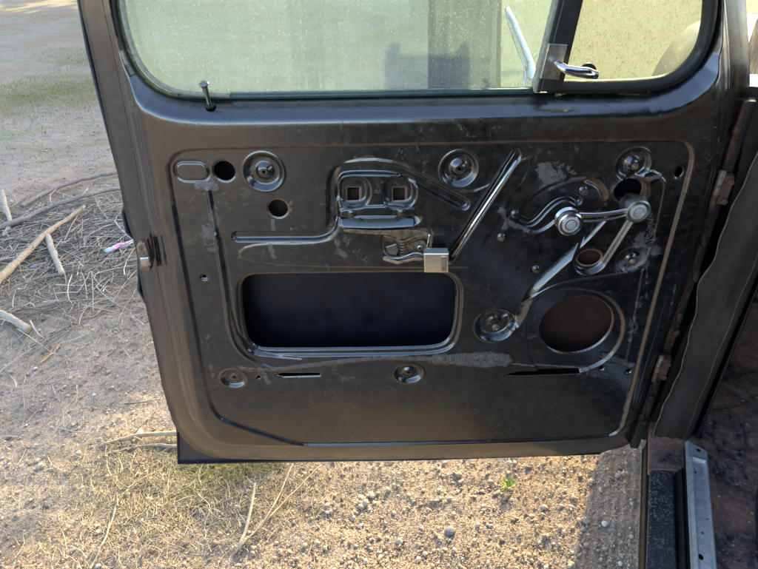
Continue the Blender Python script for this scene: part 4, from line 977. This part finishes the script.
# ---- individual sticks, stones and litter
def stick(name, pxl, r0, r1, mt, label, cat_='stick', z=0.010, lift=None, group=None, endcap=None, seg=9):
    base = chaikin([G3(a, b, z)[:2] for a, b in pxl], 2); n = len(base); kf = 1.35 if r0 > .0065 else .95; r0 *= kf; r1 *= kf; pts = []; rad = []
    for i, (a, b) in enumerate(base):
        t = i/(n-1); r = r0+(r1-r0)*t; lf = 0 if lift is None else np.interp(t, np.linspace(0, 1, len(lift)), lift)
        pts.append(Vector((a+random.uniform(-.1, .1)*r, b+random.uniform(-.1, .1)*r, float(gh(a, b))+r*.8+lf))); rad.append(r*random.uniform(.88, 1.12))
    o0 = pts[0].copy(); bm = bmesh.new(); tube_bm(bm, [p-o0 for p in pts], rad, seg, 1.0, .13)
    for k in range(max(1, int(len(pts)*.22))):
        i = random.randrange(1, len(pts)-1); dr = (pts[i+1]-pts[i-1]).normalized(); sd_ = dr.cross(Vector((0,0,1)))*random.choice((-1, 1)); ln2 = random.uniform(.02, .075)*(1.2 if rad[i] > .007 else .6); q0 = pts[i]-o0
        e_ = q0+(dr*random.uniform(.4, 1.1)+sd_*random.uniform(.5, 1)+Vector((0,0,random.uniform(-.05, .35))))*ln2
        md_ = (q0+e_)/2+Vector((random.uniform(-1,1), random.uniform(-1,1), random.uniform(0,1)))*ln2*.12; rr_ = min(rad[i]*.5, .004)
        tube_bm(bm, [q0, md_, e_], [rr_, rr_*.75, rr_*.35], 6, 1.0, .1)
    o = from_bm(name, bm, mt, None, True); o.location = o0
    tag(o, label, cat_, group)
    if endcap:
        d = (pts[-1]-pts[-2]).normalized(); bm = bmesh.new()
        lathe_bm(bm, pts[-1]-o0, d, [(rad[-1]*.98, -.002), (rad[-1]*.96, .0015), (rad[-1]*.5, .003), (0, .002)], 12)
        me_ = bpy.data.meshes.new('cut_end'); bmesh.ops.recalc_face_normals(bm, faces=bm.faces); bm.to_mesh(me_); bm.free(); me_.materials.append(endcap)
        c = bpy.data.objects.new('cut_end', me_); COL.objects.link(c); c.parent = o
    return o
GP = 'sticks and branches lying on the dirt'
stick('branch', [(124,171),(105,175),(85,180),(62,188),(45,195),(22,208)], .009, .010, M['bark'], 'long grey branch curving across the top of the brush heap, farthest one from the viewer', 'branch', lift=[.01,.03,.01], group=GP)
stick('branch', [(132,189),(110,194),(88,203),(62,208),(40,216),(22,226),(-6,233)], .009, .0125, M['bark'], 'long grey branch with orange broken left end, just below the topmost branch', 'branch', lift=[.02,.04,.03,.02], group=GP, endcap=M['cutwood'])
stick('branch', [(88,216),(70,227),(52,240),(34,256),(14,275),(-12,300)], .007, .0165, M['tanbark'], 'thick tan bark pole slanting down to the left edge of the picture', 'branch', lift=[.05,.04,.03,.02], group=GP)
stick('branch', [(50,243),(55,258),(60,268),(64,279)], .014, .010, M['palewood'], 'short stout pale stub under the tan pole', 'stub', lift=[.02,.01], group=GP)
stick('log', [(-16,306),(-2,314),(16,322),(30,331)], .013, .013, M['palewood'], 'pale grey round log end with orange sawn face at the left edge', 'log', group=GP, endcap=M['cutwood'])
stick('root', [(5,200),(8,214),(13,226),(4,237)], .012, .008, M['palewood'], 'forked pale root standing at the left end of the grey branches', 'root', lift=[.05,.03,.0], group=GP)
stick('stick', [(84,243),(98,236),(116,228)], .006, .0045, M['tanbark'], 'upper of two tan sticks lying side by side left of the door catch', lift=[.01,.03,.02], group=GP)
stick('stick', [(89,247),(104,240),(119,231)], .004, .005, M['palewood'], 'lower of two tan sticks lying side by side left of the door catch', lift=[.01,.02,.02], group=GP)
stick('stick', [(116,226),(124,236),(136,244),(148,248)], .006, .004, M['palewood'], 'pale forked stick running from the paired sticks to the door edge', lift=[.03,.01], group=GP)
stick('stick', [(97,204),(101,214),(110,224)], .004, .005, M['bark'], 'short grey stick between the second grey branch and the paired sticks', lift=[.03,.02], group=GP)
stick('stick', [(52,206),(50,196),(58,190),(68,184)], .004, .0035, M['palewood'], 'thin pale curved stick lying against the topmost grey branch', lift=[.03,.03], group=GP)
stick('stick', [(78,296),(86,286),(92,275)], .003, .003, M['palewood'], 'left prong of the white forked twig below the pink wrapper', lift=[.01,.02], group=GP)
stick('stick', [(92,275),(98,286),(113,297)], .003, .0025, M['palewood'], 'right prong of the white forked twig below the pink wrapper', lift=[.02,.01], group=GP)
stick('stick', [(93,277),(94,290),(94,314)], .0028, .0022, M['palewood'], 'middle straight prong of the white forked twig', lift=[.02,.01], group=GP)
stick('stick', [(39,361),(48,353),(56,348),(59,341)], .004, .0055, M['cutwood'], 'short orange stick lying alone below the log end', group=GP)
stick('stick', [(138,281),(143,300),(152,318),(160,330)], .0025, .0025, M['palewood'], 'thin white arched stalk beside the door edge', lift=[.03,.06,.04,.02], group=GP)
stick('stick', [(98,447),(118,442),(142,438),(186,438)], .005, .010, M['tanbark'], 'long tan stick running under the lower left door corner, upper of the pair', lift=[.0,.012,.02], group=GP)
stick('stick', [(106,454),(130,449),(150,445),(182,449)], .004, .006, M['tanbark'], 'long tan stick running under the lower left door corner, lower of the pair', lift=[.0,.006,.01], group=GP)
stick('stick', [(46,453),(51,464),(60,470),(70,473)], .0022, .0022, M['palewood'], 'thin pale hooked stalk on bare dirt at lower left', lift=[.0,.01], group=GP)
stick('stick', [(91,572),(101,556),(112,530),(120,503)], .0038, .0030, M['palewood'], 'pale straight stalk at the lower left of the picture', lift=[.005,.01], group=GP)
stick('stick', [(240,553),(248,535),(254,512),(257,493)], .0058, .0036, M['palewood'], 'pale upright stick of the grassy twig clump under the door', lift=[.003,.02,.03], group=GP)
stick('stick', [(236,556),(262,532),(284,508),(322,470)], .0045, .0024, M['tanbark'], 'long thin tan twig slanting up right from the grassy clump under the door', lift=[.003,.02,.02], group=GP)
stick('stick', [(240,552),(256,540),(275,516),(294,470)], .0035, .0018, M['palewood'], 'second thin twig of the grassy clump, left of the long tan twig', lift=[.003,.03,.03], group=GP)
stick('stick', [(188,520),(200,512),(214,506)], .0035, .003, M['palewood'], 'short pale stick lying in the straw below the door corner', group=GP)
stick('stick', [(205,528),(214,512),(200,500)], .0022, .002, M['palewood'], 'bent thin stalk in the straw below the door corner', lift=[.01,.02], group=GP)
stick('stick', [(128,490),(140,482),(152,474),(158,470)], .003, .0045, M['tanbark'], 'brown stick pointing up towards the lower left door corner', group=GP)
stick('stick', [(76,384),(78,392),(75,402)], .0026, .0022, M['palewood'], 'tiny upright pale stalk on bare dirt, middle of the left side', lift=[.0,.02,.0], group=GP)

def rock(px_, py_, r, mt, label, nm='stone', cat_='stone', sq=(1, 1, .6), group='loose stones'):
    c = G3(px_, py_); V_ = IV2*(1+(rng.normal(0, .10, (len(IV2), 1))+.22*np.sign(np.sin(IV2@rng.normal(0, 2.2, (3, 1))+rng.uniform(0, 6))))); a = rng.uniform(0, PI)
    R_ = np.array([[math.cos(a), -math.sin(a), 0], [math.sin(a), math.cos(a), 0], [0, 0, 1]])
    V_ = (V_*np.array(sq)*r)@R_.T
    me_ = np_mesh(nm, V_, IF2); o = link(nm, me_, mt); o.location = (c[0], c[1], float(gh(c[0], c[1]))+r*sq[2]*.45)
    tag(o, label, cat_, group); return o
_g = grit()
rock(140,435,.014, M['whiterock'], 'white angular stone just above the tan sticks by the door corner', sq=(1.3,.8,.7))
rock(450,530,.0135, M['clod'], 'grey stone on the sunlit gravel below the middle of the door')
rock(365,503,.0125, M['rock'], 'round pale stone in the sunlit gravel, right one of a pair')
rock(371,494,.0105, M['rock'], 'round tan stone just behind the right pale stone of a pair')
rock(585,520,.011, M['rock'], 'pale stone right at the edge of the narrow shadow strip')
rock(617,476,.009, M['rock'], 'pale chip lying in the narrow shadow strip beside the sill')
rock(608,522,.007, M['rock'], 'small pale chip lower down in the narrow shadow strip')
rock(40,467,.012, M['rock'], 'pale stone on bare dirt beside the hooked stalk')
rock(545,506,.010, M['rock'], 'small light stone in sunlit gravel left of the shadow edge')
rock(400,540,.011, M['rock'], 'tan stone in the sunlit gravel near the bottom edge')
for i, (a, b, r, lb) in enumerate([(22,262,.030,'largest grey crumbly clod under the tan pole'),(36,270,.026,'grey crumbly clod right of the largest one'),(48,262,.020,'small grey clod beside the pale stub'),(12,272,.022,'grey clod at the left end of the clod heap'),(44,252,.018,'small grey clod touching the tan pole')]):
    rock(a, b, r, M['clod'], lb, 'clod', 'clod', (1.2, .9, .7), 'grey clods in the brush heap')
# wrapper
bm = bmesh.new(); c = Vector(G3(121,250)); n1_, n2_ = 16, 7; gr = []
e1 = (Vector(G3(136,246))-Vector(G3(106,257))); l1_ = e1.length/2; e1.normalize(); e2 = Vector((-e1.y, e1.x, 0))
for i in range(n1_+1):
    u = -1+2*i/n1_; row = []
    for j in range(n2_+1):
        v_ = -1+2*j/n2_; wd = .030*(1-abs(u)**2.2)+.003; row.append(bm.verts.new(e1*u*l1_+e2*v_*wd+Vector((0, 0, .022+.006*math.sin(u*7+v_*3)+.010*(1-v_*v_)+random.uniform(-.002, .002)))))
    gr.append(row)
for i in range(n1_):
    for j in range(n2_): bm.faces.new((gr[i][j], gr[i+1][j], gr[i+1][j+1], gr[i][j+1]))
o = from_bm('wrapper', bm, M['wrap'], None, True); o.location = c; sm = o.modifiers.new('s', 'SOLIDIFY'); sm.thickness = .0006
tag(o, 'crumpled pink and teal wrapper lying on the dirt by the door catch', 'wrapper')
# little weed
wp = Vector(G3(508,488)); wroot = bpy.data.objects.new('weed', None); COL.objects.link(wroot); wroot.location = wp; tag(wroot, 'small bright green weed growing alone in the sunlit gravel', 'weed')
bm = bmesh.new()
for k in range(46):
    th = random.uniform(0, 2*PI); l_ = random.uniform(.010, .030); h_ = random.uniform(.006, .032); d = Vector((math.cos(th), math.sin(th), 0)); s_ = Vector((-d.y, d.x, 0)); b0_ = wp+d*.3*l_+Vector((0, 0, h_*.5)); t0 = wp+d*l_+Vector((0, 0, h_)); w_ = .0042
    vs = [bm.verts.new(b0_), bm.verts.new((b0_+t0)/2+s_*w_+Vector((0,0,.001))), bm.verts.new(t0), bm.verts.new((b0_+t0)/2-s_*w_)]; bm.faces.new(vs)
from_bm('leaves', bm, simple('weed_green', (0.36, 0.42, 0.09), 0.6, 0, 80, 0.4, 0), wroot)
bm = bmesh.new()
for k in range(7):
    th = k*.9; tube_bm(bm, [wp, wp+Vector((math.cos(th)*.008, math.sin(th)*.008, .022))], .0007, 4)
from_bm('stem', bm, M['grass'], wroot)

# ------------------------------------------------------------------ shade trees ahead-left (out of frame, added to shade the left ground)
SUN_AZ = math.radians(20.5); SUN_EL = math.radians(27.0)
SD = Vector((math.sin(SUN_AZ)*math.cos(SUN_EL), math.cos(SUN_AZ)*math.cos(SUN_EL), math.sin(SUN_EL)))
g0 = Vector(G3(0, 545)); gA = Vector(G3(170, 392)); edge = (gA-g0).normalized(); print('shade edge dir deg', math.degrees(math.atan2(edge.x, edge.y)))
sh = Vector((math.sin(SUN_AZ), math.cos(SUN_AZ), 0)); sr = Vector((math.cos(SUN_AZ), -math.sin(SUN_AZ), 0))
def tree(dist, lat, hgt, cr, label, nleaf=9000, lb=0.28):
    base = g0+sh*dist+sr*lat; base.z = 0
    root = bpy.data.objects.new('tree', None); COL.objects.link(root); root.location = base; tag(root, label, 'tree', 'unseen trees added to shade the left ground')
    bm = bmesh.new(); tube_bm(bm, [base+Vector((0,0,-.1)), base+Vector((.1,.05,hgt*.3)), base+Vector((0,.1,hgt*.7))], [.28,.20,.08], 12, 1, .05)
    for k in range(9):
        th = k*2.4; z_ = hgt*(.25+.05*k); tube_bm(bm, [base+Vector((0,0,z_)), base+Vector((math.cos(th)*cr*.5, math.sin(th)*cr*.5, z_+hgt*.12)), base+Vector((math.cos(th)*cr*.85, math.sin(th)*cr*.85, z_+hgt*.2))], [.09,.05,.015], 7)
    from_bm('trunk', bm, M['bark'], root, True)
    n = nleaf; K = 60; cl = rng.normal(0, 1, (K, 3)); cl /= np.linalg.norm(cl, axis=1, keepdims=True); cl *= rng.random((K, 1))**.45
    zc = hgt*.58; ctr = np.array([base.x, base.y, zc])+cl*np.array([cr*.8, cr*.8, hgt*.40]); which = rng.integers(0, K, n)
    p = ctr[which]+rng.normal(0, 1, (n, 3))*cr*.17; p[:, 2] = np.maximum(p[:, 2], .5)
    a = rng.normal(0, 1, (n, 3)); a /= np.linalg.norm(a, axis=1, keepdims=True); b = np.cross(a, rng.normal(0, 1, (n, 3))); b /= np.linalg.norm(b, axis=1, keepdims=True)
    s_ = (lb*rng.uniform(.5, 1.1, n))[:, None]; Vv = np.stack([p-a*s_, p+b*s_*.5, p+a*s_, p-b*s_*.5], 1).reshape(-1, 3)
    me_ = np_mesh('crown', Vv, np.arange(n*4).reshape(-1, 4)); add_tone(me_, np.repeat(rng.random(n), 4)); link('crown', me_, M['leaf'], root)
tree(14.5, -2.75, 11.5, 3.2, 'tall leafy tree nearest the truck, unseen, added to shade the left ground', 16000)
tree(16.5, -7.5, 12.0, 3.6, 'broad leafy tree in the middle of the unseen row added for shade', 14000)
tree(17.5, -13.0, 12.5, 3.8, 'wide leafy tree at the far left of the unseen row added for shade', 13000)
tree(20.5, -3.6, 14.0, 3.3, 'tall leafy tree behind the nearest one of the unseen row added for shade', 14000)

# ------------------------------------------------------------------ light, sky, output
w = bpy.data.worlds.new('World'); S.world = w; w.use_nodes = True; nt = w.node_tree
sky = nt.nodes.new('ShaderNodeTexSky'); sky.sky_type = 'NISHITA'; sky.sun_disc = False; sky.sun_elevation = SUN_EL; sky.sun_rotation = SUN_AZ; sky.air_density = 1.0; sky.dust_density = 2.0; sky.ozone_density = 0.9
bg = nt.nodes['Background']; bg.inputs[1].default_value = 0.15; nt.links.new(sky.outputs[0], bg.inputs[0])
sl = bpy.data.lights.new('sun', 'SUN'); sl.energy = 2.0; sl.angle = math.radians(0.53); sl.color = (1.0, 0.80, 0.37)
so = bpy.data.objects.new('sun', sl); COL.objects.link(so); so.rotation_euler = (-SD).to_track_quat('-Z', 'Y').to_euler(); so.location = (2, 4, 6)
S.render.engine = 'CYCLES'
S.view_settings.view_transform = 'Standard'; S.view_settings.look = 'None'; S.view_settings.gamma = 1; S.view_settings.use_curve_mapping = False
S.view_settings.exposure = 2.55
S.cycles.max_bounces = 8; S.cycles.transparent_max_bounces = 12
S.render.resolution_x = 1024; S.render.resolution_y = 769
